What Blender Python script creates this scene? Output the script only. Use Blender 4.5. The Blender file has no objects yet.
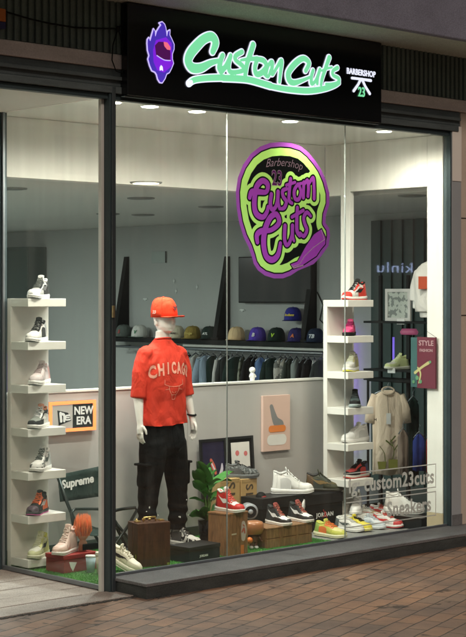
import bpy, bmesh, math, random
import numpy as np
from mathutils import Vector, Matrix, noise
from mathutils.bvhtree import BVHTree
random.seed(7)
R = math.radians
S = bpy.context.scene
C = S.collection
# ---------------------------------------------------------------- camera
EYE = Vector((-6.62, -8.32, 1.85)); YAW = R(43.0); F = 1600.0
cd = bpy.data.cameras.new('camera'); cam = bpy.data.objects.new('camera', cd); C.objects.link(cam)
cam.location = EYE; cam.rotation_euler = (R(90), 0, -YAW)
cd.sensor_fit = 'VERTICAL'; cd.sensor_height = 36; cd.sensor_width = 36; cd.lens = F/637*36
cd.shift_y = -20.5/637; cd.clip_end = 400; cd.clip_start = .1
S.camera = cam
# ---------------------------------------------------------------- world, sun, exposure
W = bpy.data.worlds.new('World'); S.world = W; W.use_nodes = True
nt = W.node_tree; bg = nt.nodes['Background']
sky = nt.nodes.new('ShaderNodeTexSky'); sky.sky_type = 'NISHITA'; sky.sun_disc = False
sky.sun_elevation = R(38); sky.sun_rotation = R(205)
nt.links.new(sky.outputs[0], bg.inputs[0]); bg.inputs[1].default_value = 0.012
sd = bpy.data.lights.new('sun', 'SUN'); sun = bpy.data.objects.new('sun', sd); C.objects.link(sun)
sd.energy = 1.35; sd.angle = R(12); sd.color = (1.0, .80, .66)
sun.rotation_euler = (R(52), 0, R(-25))
S.view_settings.view_transform = 'Standard'; S.view_settings.look = 'None'
S.view_settings.exposure = 0.0; S.view_settings.gamma = 1; S.view_settings.use_curve_mapping = False

fw = Vector((math.sin(YAW), math.cos(YAW), 0)); rt = Vector((math.cos(YAW), -math.sin(YAW), 0))
def at(px, py, X=None, Y=None, Z=None):
    """where the sight line through a photo pixel meets a plane X=, Y= or Z= of the place"""
    d = fw + rt*((px-233)/F) + Vector((0, 0, (298-py)/F))
    if Y is not None: t = (Y-EYE.y)/d.y
    elif X is not None: t = (X-EYE.x)/d.x
    else: t = (Z-EYE.z)/d.z
    return EYE + d*t
# ---------------------------------------------------------------- materials
MATS = {}
def mat(name, col, rough=.6, metal=0., var=.12, scale=8., bump=0., bscale=60., emit=None, es=1., coat=0., trans=0., sheen=0.):
    if name in MATS: return MATS[name]
    m = bpy.data.materials.new(name); m.use_nodes = True; n = m.node_tree.nodes; l = m.node_tree.links
    b = n['Principled BSDF']
    b.inputs['Roughness'].default_value = rough; b.inputs['Metallic'].default_value = metal
    if rough >= .8 or name in ('black_matte', 'lid_black'): b.inputs['Specular IOR Level'].default_value = .15
    b.inputs['Coat Weight'].default_value = coat; b.inputs['Sheen Weight'].default_value = sheen
    if trans: b.inputs['Transmission Weight'].default_value = trans
    tc = n.new('ShaderNodeTexCoord')
    nz = n.new('ShaderNodeTexNoise'); nz.inputs['Scale'].default_value = scale; nz.inputs['Detail'].default_value = 5
    l.new(tc.outputs['Object'], nz.inputs['Vector'])
    mx = n.new('ShaderNodeMix'); mx.data_type = 'RGBA'
    mx.inputs[6].default_value = tuple(max(0, c*(1-var)) for c in col)+(1,)
    mx.inputs[7].default_value = tuple(min(1, c*(1+var)) for c in col)+(1,)
    l.new(nz.outputs['Fac'], mx.inputs[0]); l.new(mx.outputs[2], b.inputs['Base Color'])
    if bump:
        n2 = n.new('ShaderNodeTexNoise'); n2.inputs['Scale'].default_value = bscale; n2.inputs['Detail'].default_value = 4
        l.new(tc.outputs['Object'], n2.inputs['Vector'])
        bp = n.new('ShaderNodeBump'); bp.inputs['Strength'].default_value = bump; bp.inputs['Distance'].default_value = .01
        l.new(n2.outputs['Fac'], bp.inputs['Height']); l.new(bp.outputs[0], b.inputs['Normal'])
    if emit:
        b.inputs['Emission Color'].default_value = tuple(emit)+(1,); b.inputs['Emission Strength'].default_value = es
    if name.startswith('cloth_') or name in ('shirt_red', 'trouser_black', 'beige_shirt'):
        # soft creases of worn cloth
        mp3 = n.new('ShaderNodeMapping'); mp3.inputs['Scale'].default_value = (9, 9, 5); mp3.inputs['Rotation'].default_value = (.3, .5, 0); l.new(tc.outputs['Object'], mp3.inputs[0])
        n3 = n.new('ShaderNodeTexNoise'); n3.inputs['Scale'].default_value = 1.0; n3.inputs['Detail'].default_value = 3; n3.inputs['Distortion'].default_value = 1.6; l.new(mp3.outputs[0], n3.inputs['Vector'])
        b3 = n.new('ShaderNodeBump'); b3.inputs['Strength'].default_value = .45; b3.inputs['Distance'].default_value = .035; l.new(n3.outputs['Fac'], b3.inputs['Height'])
        if bump: l.new(bp.outputs[0], b3.inputs['Normal'])
        l.new(b3.outputs[0], b.inputs['Normal'])
    m['basecol'] = list(col)
    MATS[name] = m; return m
def colmat(col, rough=.55, kind='leather', **k):
    nm = kind+'_'+'_'.join('%02d' % round(c*99) for c in col)
    return mat(nm, col, rough, **k)
def glassmat():
    m = bpy.data.materials.new('window_glass'); m.use_nodes = True; n = m.node_tree.nodes; l = m.node_tree.links
    n.clear(); out = n.new('ShaderNodeOutputMaterial'); t = n.new('ShaderNodeBsdfTransparent')
    t.inputs[0].default_value = (.95, .975, .96, 1)
    g = n.new('ShaderNodeBsdfGlossy'); g.inputs['Roughness'].default_value = .015
    lw = n.new('ShaderNodeLayerWeight'); lw.inputs[0].default_value = .5
    pw = n.new('ShaderNodeMath'); pw.operation = 'POWER'; pw.inputs[1].default_value = 5; l.new(lw.outputs['Facing'], pw.inputs[0])
    fr = n.new('ShaderNodeMath'); fr.operation = 'MULTIPLY_ADD'; fr.inputs[1].default_value = .96; fr.inputs[2].default_value = .045; l.new(pw.outputs[0], fr.inputs[0])
    mx = n.new('ShaderNodeMixShader'); l.new(fr.outputs[0], mx.inputs[0]); l.new(t.outputs[0], mx.inputs[1]); l.new(g.outputs[0], mx.inputs[2])
    # faint smears and dust on the pane
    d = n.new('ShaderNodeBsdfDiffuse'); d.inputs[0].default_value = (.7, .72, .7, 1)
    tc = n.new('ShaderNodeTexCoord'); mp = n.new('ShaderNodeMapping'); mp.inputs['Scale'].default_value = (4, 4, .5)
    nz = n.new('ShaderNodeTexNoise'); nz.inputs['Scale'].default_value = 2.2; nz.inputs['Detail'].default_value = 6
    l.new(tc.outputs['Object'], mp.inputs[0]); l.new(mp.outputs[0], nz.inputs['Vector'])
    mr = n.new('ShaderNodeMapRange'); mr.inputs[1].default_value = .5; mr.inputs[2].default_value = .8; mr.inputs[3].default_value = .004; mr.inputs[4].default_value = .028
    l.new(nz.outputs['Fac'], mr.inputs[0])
    # milky glare veil of the upper panes, put into the colour as a streaky pale film
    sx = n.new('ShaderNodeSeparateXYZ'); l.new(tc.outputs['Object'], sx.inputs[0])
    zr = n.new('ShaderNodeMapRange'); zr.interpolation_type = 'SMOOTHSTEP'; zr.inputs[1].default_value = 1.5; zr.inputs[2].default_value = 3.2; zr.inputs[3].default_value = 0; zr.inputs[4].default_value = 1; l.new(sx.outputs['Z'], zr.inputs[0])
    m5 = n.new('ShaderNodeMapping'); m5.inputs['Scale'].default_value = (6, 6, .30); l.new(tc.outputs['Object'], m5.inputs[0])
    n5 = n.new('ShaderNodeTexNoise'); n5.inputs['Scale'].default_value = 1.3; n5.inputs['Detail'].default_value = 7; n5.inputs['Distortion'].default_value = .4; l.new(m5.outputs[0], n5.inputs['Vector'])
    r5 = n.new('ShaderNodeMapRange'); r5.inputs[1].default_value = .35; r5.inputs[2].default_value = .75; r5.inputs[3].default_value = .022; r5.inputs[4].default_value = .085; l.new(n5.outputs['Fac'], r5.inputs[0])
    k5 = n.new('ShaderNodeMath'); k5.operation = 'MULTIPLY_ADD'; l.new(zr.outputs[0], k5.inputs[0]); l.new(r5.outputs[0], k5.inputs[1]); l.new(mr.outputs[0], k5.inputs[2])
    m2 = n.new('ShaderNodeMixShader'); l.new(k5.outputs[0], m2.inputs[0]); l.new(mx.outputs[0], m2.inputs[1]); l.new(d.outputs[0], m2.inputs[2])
    l.new(m2.outputs[0], out.inputs[0]); return m
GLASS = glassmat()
def vinyl(name, col, tr=.35):
    m = bpy.data.materials.new(name); m.use_nodes = True; n = m.node_tree.nodes; l = m.node_tree.links
    n.clear(); out = n.new('ShaderNodeOutputMaterial'); d = n.new('ShaderNodeBsdfDiffuse'); t = n.new('ShaderNodeBsdfTranslucent')
    for s in (d, t): s.inputs[0].default_value = tuple(col)+(1,)
    mx = n.new('ShaderNodeMixShader'); mx.inputs[0].default_value = tr
    l.new(d.outputs[0], mx.inputs[1]); l.new(t.outputs[0], mx.inputs[2]); l.new(mx.outputs[0], out.inputs[0]); return m
def emis(name, col, s):
    m = bpy.data.materials.new(name); m.use_nodes = True; n = m.node_tree.nodes
    b = n['Principled BSDF']; b.inputs['Base Color'].default_value = tuple(c*.5 for c in col)+(1,)
    b.inputs['Emission Color'].default_value = tuple(col)+(1,); b.inputs['Emission Strength'].default_value = s; return m
# ---------------------------------------------------------------- mesh building
class MB:
    def __init__(s): s.v = []; s.f = []
    def add(s, vs, fs, M=None):
        o = len(s.v)
        for p in vs:
            p = Vector(p)
            s.v.append(M @ p if M is not None else p)
        for f in fs: s.f.append(tuple(i+o for i in f))
        return s
    def box(s, x0, x1, y0, y1, z0, z1, M=None):
        vs = [(x0,y0,z0),(x1,y0,z0),(x1,y1,z0),(x0,y1,z0),(x0,y0,z1),(x1,y0,z1),(x1,y1,z1),(x0,y1,z1)]
        return s.add(vs, [(0,3,2,1),(4,5,6,7),(0,1,5,4),(1,2,6,5),(2,3,7,6),(3,0,4,7)], M)
    def prism(s, poly, z0, z1, M=None):
        n = len(poly); vs = [(x, y, z0) for x, y in poly]+[(x, y, z1) for x, y in poly]
        fs = [tuple(range(n))[::-1], tuple(range(n, 2*n))]+[(i, (i+1) % n, n+(i+1) % n, n+i) for i in range(n)]
        return s.add(vs, fs, M)
    def loft(s, rings, cap=True, M=None, closed=True):
        n = len(rings[0]); vs = [p for r in rings for p in r]; fs = []
        for i in range(len(rings)-1):
            for j in range(n if closed else n-1):
                k = (j+1) % n; fs.append((i*n+j, i*n+k, (i+1)*n+k, (i+1)*n+j))
        if cap and closed: fs += [tuple(range(n))[::-1], tuple(range((len(rings)-1)*n, len(rings)*n))]
        return s.add(vs, fs, M)
    def tube(s, pts, r, n=10, M=None):
        pts = [Vector(p) for p in pts]; rr = r if isinstance(r, (list, tuple)) else [r]*len(pts)
        rings = []; up = None
        for i, p in enumerate(pts):
            a = pts[max(i-1, 0)]; b = pts[min(i+1, len(pts)-1)]; d = (b-a).normalized()
            if up is None: up = Vector((0, 0, 1)) if abs(d.z) < .9 else Vector((1, 0, 0))
            u = d.cross(up).normalized(); v = u.cross(d).normalized(); up = v
            rings.append([p+(u*math.cos(2*math.pi*j/n)+v*math.sin(2*math.pi*j/n))*rr[i] for j in range(n)])
        return s.loft(rings, True, M)
    def rings(s, spec, n=24, M=None, p=2.0):
        """horizontal ellipses: (cx,cy,z,rx,ry)"""
        out = []
        for cx, cy, z, rx, ry in spec:
            r = []
            for j in range(n):
                a = 2*math.pi*j/n; c = math.cos(a); q = math.sin(a)
                r.append((cx+rx*math.copysign(abs(c)**(2/p), c), cy+ry*math.copysign(abs(q)**(2/p), q), z))
            out.append(r)
        return s.loft(out, True, M)
    def ball(s, c, rx, ry=None, rz=None, n=14, M=None):
        ry = ry or rx; rz = rz or rx; sp = []
        for i in range(1, n): 
            t = math.pi*i/n; sp.append((c[0], c[1], c[2]-rz*math.cos(t), rx*math.sin(t), ry*math.sin(t)))
        return s.rings(sp, n*2, M)
    def text(s, body, size, M, depth=.001, offset=0, shear=0, spacing=1., align='CENTER'):
        cu = bpy.data.curves.new('t', 'FONT'); cu.body = body; cu.size = size; cu.extrude = depth; cu.offset = offset*size
        cu.shear = shear; cu.space_character = spacing; cu.align_x = align; cu.align_y = 'CENTER'; cu.resolution_u = 3
        o = bpy.data.objects.new('t', cu); C.objects.link(o); bpy.context.view_layer.update()
        me = bpy.data.meshes.new_from_object(o.evaluated_get(bpy.context.evaluated_depsgraph_get()))
        s.add([v.co for v in me.vertices], [tuple(p.vertices) for p in me.polygons], M)
        bpy.data.objects.remove(o); bpy.data.curves.remove(cu); bpy.data.meshes.remove(me); return s
    def build(s, name, m, parent=None, smooth=False, bevel=0, sub=0, solid=0, wn=True):
        me = bpy.data.meshes.new(name); me.from_pydata([tuple(v) for v in s.v], [], s.f); me.validate(); 
        bm = bmesh.new(); bm.from_mesh(me); bmesh.ops.recalc_face_normals(bm, faces=bm.faces); bm.to_mesh(me); bm.free()
        me.materials.append(m)
        o = bpy.data.objects.new(name, me); C.objects.link(o)
        if smooth:
            for p in me.polygons: p.use_smooth = True
        if solid:
            k = o.modifiers.new('s', 'SOLIDIFY'); k.thickness = solid; k.offset = -1
        if bevel:
            k = o.modifiers.new('b', 'BEVEL'); k.width = bevel; k.segments = 2; k.limit_method = 'ANGLE'; k.angle_limit = R(50)
        if sub:
            k = o.modifiers.new('u', 'SUBSURF'); k.levels = sub; k.render_levels = sub
        if parent: o.parent = parent
        return o
def fused(mb, voxel, smooth=6, disp=None):
    """union of overlapping shapes as ONE continuous surface; returns a new MB"""
    me = bpy.data.meshes.new('f'); me.from_pydata([tuple(v) for v in mb.v], [], mb.f)
    bm = bmesh.new(); bm.from_mesh(me); bmesh.ops.recalc_face_normals(bm, faces=bm.faces); bm.to_mesh(me); bm.free()
    o = bpy.data.objects.new('f', me); C.objects.link(o)
    k = o.modifiers.new('r', 'REMESH'); k.mode = 'VOXEL'; k.voxel_size = voxel
    if smooth: k = o.modifiers.new('s', 'SMOOTH'); k.factor = .5; k.iterations = smooth
    bpy.context.view_layer.update()
    m2 = bpy.data.meshes.new_from_object(o.evaluated_get(bpy.context.evaluated_depsgraph_get()))
    out = MB(); vs = [v.co.copy() for v in m2.vertices]
    if disp: vs = [v+disp(v, n.vector) for v, n in zip(vs, m2.vertex_normals)]
    out.add(vs, [tuple(p.vertices) for p in m2.polygons])
    bpy.data.objects.remove(o); bpy.data.meshes.remove(me); bpy.data.meshes.remove(m2); return out
def tag(o, label=None, cat=None, group=None, kind=None):
    if label: o['label'] = label
    if cat: o['category'] = cat
    if group: o['group'] = group
    if kind: o['kind'] = kind
    return o
def thing(name, label, cat, loc=(0, 0, 0), rz=0, group=None):
    o = bpy.data.objects.new(name, None); C.objects.link(o); o.empty_display_size = .1
    o.location = loc; o.rotation_euler = (0, 0, rz); return tag(o, label, cat, group)
def struct(o): o['kind'] = 'structure'; return o
def bx(name, m, dims, parent=None, bevel=.003): return MB().box(*dims).build(name, m, parent, bevel=bevel)
def plane_front(o, yaw=0, tilt=0):
    """local x right, y up, z out of a face that looks towards the street (-Y)"""
    return Matrix.Translation(o) @ Matrix.Rotation(yaw, 4, 'Z') @ Matrix.Rotation(R(90)-tilt, 4, 'X')
# ------------- drawn shapes: a signed field on a grid, cut into clean outlines
class Draw:
    def __init__(s, x0, x1, y0, y1, res):
        s.xs = np.arange(x0, x1+res, res); s.ys = np.arange(y0, y1+res, res)
        s.gx, s.gy = np.meshgrid(s.xs, s.ys); s.F = np.full(s.gx.shape, -9.)
    def copy(s):
        d = Draw.__new__(Draw); d.xs = s.xs; d.ys = s.ys; d.gx = s.gx; d.gy = s.gy; d.F = s.F.copy(); return d
    def blank(s): d = s.copy(); d.F[:] = -9; return d
    def stroke(s, pts, curve=True):
        if curve and len(pts) > 2:
            q = []
            P = [pts[0]]+list(pts)+[pts[-1]]
            for i in range(1, len(P)-2):
                for k in range(5):
                    t = k/5; a, b, c, d = [np.array(P[i+j], float) for j in (-1, 0, 1, 2)]
                    q.append(.5*((2*b)+(-a+c)*t+(2*a-5*b+4*c-d)*t*t+(-a+3*b-3*c+d)*t**3))
            q.append(np.array(pts[-1], float)); pts = q
        for a, b in zip(pts[:-1], pts[1:]):
            ax, ay, ar = a; bx_, by, br = b; dx = bx_-ax; dy = by-ay; L = dx*dx+dy*dy+1e-12
            t = np.clip(((s.gx-ax)*dx+(s.gy-ay)*dy)/L, 0, 1)
            s.F = np.maximum(s.F, ar+(br-ar)*t-np.hypot(s.gx-ax-dx*t, s.gy-ay-dy*t))
        return s
    def poly(s, pts):
        n = len(pts); ins = np.zeros(s.gx.shape, bool); D = np.full(s.gx.shape, 9.)
        for i in range(n):
            ax, ay = pts[i]; bx_, by = pts[(i+1) % n]; dx = bx_-ax; dy = by-ay; L = dx*dx+dy*dy+1e-12
            t = np.clip(((s.gx-ax)*dx+(s.gy-ay)*dy)/L, 0, 1); D = np.minimum(D, np.hypot(s.gx-ax-dx*t, s.gy-ay-dy*t))
            c = ((ay > s.gy) != (by > s.gy)) & (s.gx < dx*(s.gy-ay)/((by-ay) if by != ay else 1e-9)+ax); ins ^= c
        s.F = np.maximum(s.F, np.where(ins, D, -D)); return s
    def grow(s, d): o = s.copy(); o.F = o.F+d; return o
    def both(s, o): q = s.copy(); q.F = np.minimum(q.F, o.F); return q
    def minus(s, o): q = s.copy(); q.F = np.minimum(q.F, -o.F); return q
    def into(s, mb, M, z=0, depth=0):
        F = s.F; xs = s.xs; ys = s.ys; ny, nx = F.shape; V = []; Fc = []
        def q(pts):
            o = len(V); V.extend((x, y, z) for x, y in pts); Fc.append(tuple(range(o, o+len(pts))))
        I = F > 0
        for j in range(ny-1):
            i = 0
            row = I[j].astype(int)+I[j+1]; c4 = row[:-1]+row[1:]
            nzc = np.nonzero(c4)[0]
            if not len(nzc): continue
            run = None
            for i in list(nzc)+[nx+5]:
                full = i < nx and c4[i] == 4
                if run is not None and (not full or i != run[1]+1):
                    q([(xs[run[0]], ys[j]), (xs[run[1]+1], ys[j]), (xs[run[1]+1], ys[j+1]), (xs[run[0]], ys[j+1])]); run = None
                if i > nx: break
                if full:
                    run = [i, i] if run is None else [run[0], i]; continue
                cs = [(xs[i], ys[j], F[j, i]), (xs[i+1], ys[j], F[j, i+1]), (xs[i+1], ys[j+1], F[j+1, i+1]), (xs[i], ys[j+1], F[j+1, i])]
                pl = []; ex = None; cr = []
                for k in range(4):
                    a = cs[k]; b = cs[(k+1) % 4]
                    if a[2] > 0: pl.append(a[:2])
                    if (a[2] > 0) != (b[2] > 0):
                        t = a[2]/(a[2]-b[2]); p = (a[0]+(b[0]-a[0])*t, a[1]+(b[1]-a[1])*t); pl.append(p); cr.append(p)
                if len(pl) > 2: q(pl)
                if depth and len(cr) == 2:
                    o = len(V); V.extend([(cr[0][0], cr[0][1], z), (cr[1][0], cr[1][1], z), (cr[1][0], cr[1][1], z-depth), (cr[0][0], cr[0][1], z-depth)]); Fc.append((o, o+1, o+2, o+3))
        mb.add(V, Fc, M); return mb
def disc_pts(cx, cy, r, n=20, ry=None): return [(cx+r*math.cos(2*math.pi*i/n), cy+(ry or r)*math.sin(2*math.pi*i/n)) for i in range(n)]

# ---------------------------------------------------------------- shared materials
white_p = mat('white_paint', (.78, .77, .72), .55, var=.03, scale=3, bump=.05, bscale=30)
shelf_w = mat('shelf_white', (.78, .77, .72), .42, var=.06, scale=4, bump=.04, bscale=25)
grey_w = mat('half_wall_grey', (.47, .455, .44), .6, var=.04, scale=2, bump=.05, bscale=40)
room_w = mat('room_wall_teal_grey', (.37, .385, .372), .7, var=.07, scale=1)
room_c = mat('room_ceiling', (.62, .62, .58), .7, var=.05, scale=1)
frame_m = mat('dark_frame_metal', (.045, .07, .078), .45, .35, var=.2, scale=3)
steel = mat('brushed_steel', (.30, .33, .36), .4, .85, var=.12, scale=4)
black = mat('black_matte', (.008, .010, .010), .6, var=.2)
blackg = mat('black_gloss', (.01, .011, .012), .18, var=.1)
# ================================================================ THE SETTING
def paver_mat():
    m = bpy.data.materials.new('clay_pavers'); m.use_nodes = True; n = m.node_tree.nodes; l = m.node_tree.links; b = n['Principled BSDF']
    tc = n.new('ShaderNodeTexCoord'); mp = n.new('ShaderNodeMapping'); mp.inputs['Rotation'].default_value = (0, 0, R(-18.8))
    l.new(tc.outputs['Object'], mp.inputs[0])
    # slightly wobbly joints
    wn = n.new('ShaderNodeTexNoise'); wn.inputs['Scale'].default_value = 9; l.new(tc.outputs['Object'], wn.inputs['Vector'])
    wm = n.new('ShaderNodeVectorMath'); wm.operation = 'SCALE'; wm.inputs['Scale'].default_value = .012; l.new(wn.outputs['Color'], wm.inputs[0])
    wa = n.new('ShaderNodeVectorMath'); l.new(mp.outputs[0], wa.inputs[0]); l.new(wm.outputs[0], wa.inputs[1])
    bt = n.new('ShaderNodeTexBrick'); bt.inputs['Scale'].default_value = 1; bt.inputs['Brick Width'].default_value = .26; bt.inputs['Row Height'].default_value = .128
    bt.inputs['Mortar Size'].default_value = .0052; bt.inputs['Mortar Smooth'].default_value = .35; bt.inputs['Bias'].default_value = -.1
    bt.inputs['Color1'].default_value = (.31, .18, .115, 1); bt.inputs['Color2'].default_value = (.20, .14, .11, 1); bt.inputs['Mortar'].default_value = (.045, .035, .03, 1)
    l.new(wa.outputs[0], bt.inputs['Vector'])
    nz = n.new('ShaderNodeTexNoise'); nz.inputs['Scale'].default_value = 1.6; nz.inputs['Detail'].default_value = 8; nz.inputs['Roughness'].default_value = .65; l.new(tc.outputs['Object'], nz.inputs['Vector'])
    cr = n.new('ShaderNodeValToRGB'); cr.color_ramp.elements[0].position = .32; cr.color_ramp.elements[0].color = (.50, .53, .60, 1)
    cr.color_ramp.elements[1].position = .62; cr.color_ramp.elements[1].color = (1.12, 1.08, 1.0, 1); l.new(nz.outputs['Fac'], cr.inputs[0])
    ml = n.new('ShaderNodeMix'); ml.data_type = 'RGBA'; ml.blend_type = 'MULTIPLY'; ml.inputs[0].default_value = 1
    l.new(bt.outputs['Color'], ml.inputs[6]); l.new(cr.outputs[0], ml.inputs[7])
    # gum spots and dark dirt
    n3 = n.new('ShaderNodeTexNoise'); n3.inputs['Scale'].default_value = 7; n3.inputs['Detail'].default_value = 3; l.new(tc.outputs['Object'], n3.inputs['Vector'])
    c3 = n.new('ShaderNodeValToRGB'); c3.color_ramp.elements[0].position = .31; c3.color_ramp.elements[0].color = (.35, .34, .33, 1); c3.color_ramp.elements[1].position = .36; c3.color_ramp.elements[1].color = (1, 1, 1, 1)
    l.new(n3.outputs['Fac'], c3.inputs[0]); m2 = n.new('ShaderNodeMix'); m2.data_type = 'RGBA'; m2.blend_type = 'MULTIPLY'; m2.inputs[0].default_value = 1
    n4 = n.new('ShaderNodeTexNoise'); n4.inputs['Scale'].default_value = 160; n4.inputs['Detail'].default_value = 3; l.new(tc.outputs['Object'], n4.inputs['Vector'])
    c4 = n.new('ShaderNodeValToRGB'); c4.color_ramp.elements[0].color = (.72, .72, .72, 1); c4.color_ramp.elements[1].color = (1.2, 1.2, 1.2, 1); l.new(n4.outputs['Fac'], c4.inputs[0])
    l.new(ml.outputs[2], m2.inputs[6]); l.new(c3.outputs[0], m2.inputs[7])
    m4 = n.new('ShaderNodeMix'); m4.data_type = 'RGBA'; m4.blend_type = 'MULTIPLY'; m4.inputs[0].default_value = 1; l.new(m2.outputs[2], m4.inputs[6]); l.new(c4.outputs[0], m4.inputs[7])
    l.new(m4.outputs[2], b.inputs['Base Color'])
    b.inputs['Roughness'].default_value = .68
    bp = n.new('ShaderNodeBump'); bp.inputs['Strength'].default_value = .55; bp.inputs['Distance'].default_value = .006; bp.invert = True
    l.new(bt.outputs['Fac'], bp.inputs['Height'])
    b2 = n.new('ShaderNodeBump'); b2.inputs['Strength'].default_value = .35; b2.inputs['Distance'].default_value = .004; l.new(n4.outputs['Fac'], b2.inputs['Height']); l.new(bp.outputs[0], b2.inputs['Normal'])
    l.new(b2.outputs[0], b.inputs['Normal']); return m
def stained(name, col, rough, scale, lo, hi, stretch=(1, 1, 1), fine=.25, bump=.2):
    m = bpy.data.materials.new(name); m.use_nodes = True; n = m.node_tree.nodes; l = m.node_tree.links; b = n['Principled BSDF']
    tc = n.new('ShaderNodeTexCoord'); mp = n.new('ShaderNodeMapping'); mp.inputs['Scale'].default_value = stretch; l.new(tc.outputs['Object'], mp.inputs[0])
    a = n.new('ShaderNodeTexNoise'); a.inputs['Scale'].default_value = scale; a.inputs['Detail'].default_value = 8; a.inputs['Roughness'].default_value = .7; l.new(mp.outputs[0], a.inputs['Vector'])
    r = n.new('ShaderNodeMapRange'); r.inputs[1].default_value = .3; r.inputs[2].default_value = .7; r.inputs[3].default_value = lo; r.inputs[4].default_value = hi; l.new(a.outputs['Fac'], r.inputs[0])
    g = n.new('ShaderNodeTexNoise'); g.inputs['Scale'].default_value = 130; g.inputs['Detail'].default_value = 2; l.new(tc.outputs['Object'], g.inputs['Vector'])
    r2 = n.new('ShaderNodeMapRange'); r2.inputs[1].default_value = .3; r2.inputs[2].default_value = .7; r2.inputs[3].default_value = 1-fine; r2.inputs[4].default_value = 1+fine; l.new(g.outputs['Fac'], r2.inputs[0])
    mu = n.new('ShaderNodeMath'); mu.operation = 'MULTIPLY'; l.new(r.outputs[0], mu.inputs[0]); l.new(r2.outputs[0], mu.inputs[1])
    v = n.new('ShaderNodeVectorMath'); v.operation = 'SCALE'; v.inputs[0].default_value = col; l.new(mu.outputs[0], v.inputs['Scale']); l.new(v.outputs[0], b.inputs['Base Color'])
    b.inputs['Roughness'].default_value = rough
    bp = n.new('ShaderNodeBump'); bp.inputs['Strength'].default_value = bump; bp.inputs['Distance'].default_value = .004; l.new(g.outputs['Fac'], bp.inputs['Height']); l.new(bp.outputs[0], b.inputs['Normal'])
    MATS[name] = m; return m
concrete = stained('painted_concrete', (.19, .20, .26), .75, 1.5, .75, 1.15)
soffit_m = stained('soffit_plaster', (.56, .62, .54), .7, 1.2, .8, 1.1)
granite = stained('deck_granite', (.34, .30, .27), .7, 3, .7, 1.15, (1, 2, 1), .3)
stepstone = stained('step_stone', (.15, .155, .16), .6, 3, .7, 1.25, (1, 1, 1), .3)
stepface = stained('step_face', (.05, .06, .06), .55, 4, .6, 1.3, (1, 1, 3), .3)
ribs_m = stained('ribbed_cladding', (.13, .18, .165), .55, 1.3, .65, 1.2, (1, 1, 1.5), .1)
beige = stained('beige_stone_pillar', (.56, .49, .41), .6, 1.1, .85, 1.08, (1, 1, .5), .08)
rail_m = stained('rail_metal', (.09, .115, .12), .45, 2, .6, 1.3, (1, 1, 6), .1)
ledge_m = stained('ledge_plaster', (.70, .66, .64), .7, 2, .8, 1.15, (1, 1, 3), .1)
dirtm = stained('edge_dirt', (.05, .045, .04), .9, 20, .4, 1.6, (1, 1, 1), .4)

GZ = -.10
g = MB().add([(-30, -30, GZ), (40, -30, GZ), (40, -.02, GZ), (-30, -.02, GZ)], [(0, 1, 2, 3)]).build('pavement', paver_mat()); struct(g)
g = MB().add([(-200, -200, GZ-.01), (200, -200, GZ-.01), (200, 200, GZ-.01), (-200, 200, GZ-.01)], [(0, 1, 2, 3)]).build('ground', mat('asphalt', (.05, .05, .052), .9, bump=.3)); struct(g)
# granite strips of the entrance, level with the pavement
d = MB(); y = -.245; k = 0
while y < 1.6:
    x = -8.0; L = [1.5, 2.1, 1.2, 1.8]; 
    while x < .02:
        x2 = min(x+L[k % 4], .02+(.0 if y > -.1 else .05)); k += 1
        d.box(x+.003, x2-.003, y+.010, y+.243, GZ-.006, GZ+.006+.0015*(k % 3)); x = x2
    y += .25; k += 1
d.build('entrance_paving', granite, bevel=.003); struct(bpy.data.objects['entrance_paving'])
b_ = MB().box(-8, .05, -.249, 1.6, GZ-.02, GZ+.002).build('entrance_bed', dirtm); struct(b_)
random.seed(3)
e = MB()
for i in range(260):
    px_ = random.uniform(-1.1, .2); py_ = -.252+random.gauss(0, .009); r = random.uniform(.004, .013)
    if .08 < px_: py_ = -.39+random.gauss(0, .01)
    e.ball((px_, py_, GZ), r*1.6, r, .006, 5)
tag(e.build('dirt_and_crumbs', dirtm), 'dark crumbs and dirt gathered in the joint between grey strips and clay pavers', 'dirt', kind='stuff')
# step in front of the window
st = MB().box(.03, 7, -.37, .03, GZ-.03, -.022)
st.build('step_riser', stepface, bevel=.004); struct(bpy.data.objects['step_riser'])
x = .02; i = 0; tr = MB()
for w in (1.55, 1.62, 1.5, 1.6, 1.5):
    tr.box(x+.0015, x+w-.0015, -.376, .045, -.021, .001); x += w
tr.build('step_slabs', stepstone, bevel=.004); struct(bpy.data.objects['step_slabs'])

# ---- facade above the window: ledge, ribbed cladding, soffit, beam
ZT = 3.165                                   # top of the glass
o = bx('window_header', rail_m, (-3.2, 3.64, -.035, .08, ZT+.085, ZT+.20), bevel=.006); struct(o)
o = bx('header_rail', rail_m, (-3.2, 3.62, -.062, -.036, ZT+.125, ZT+.15), bevel=.004); struct(o)
o = bx('facade_ledge', ledge_m, (-3.2, 7, -.05, .15, ZT+.202, ZT+.30), bevel=.008); struct(o)
rb = MB(); x = -3.2
while x < 7:
    rb.box(x, x+.028, -.052, -.03, ZT+.302, 3.83); rb.box(x+.028, x+.055, -.034, -.02, ZT+.302, 3.83); x += .055
o = rb.build('ribbed_cladding', ribs_m, bevel=.004); struct(o)
o = bx('facade_wall', concrete, (-3.2, 7, .0, .3, ZT+.31, 6), bevel=0); struct(o)
o = bx('soffit', soffit_m, (-3.2, 7, -.60, .0, 3.81, 3.86), bevel=.004); struct(o)
o = bx('facade_beam', concrete, (-3.2, 7, -.66, -.602, 3.80, 5.4), bevel=.01); struct(o)
o = bx('entrance_soffit', white_p, (-3.2, -.02, .09, 2.2, 3.18, 3.22), bevel=0); struct(o)

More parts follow.
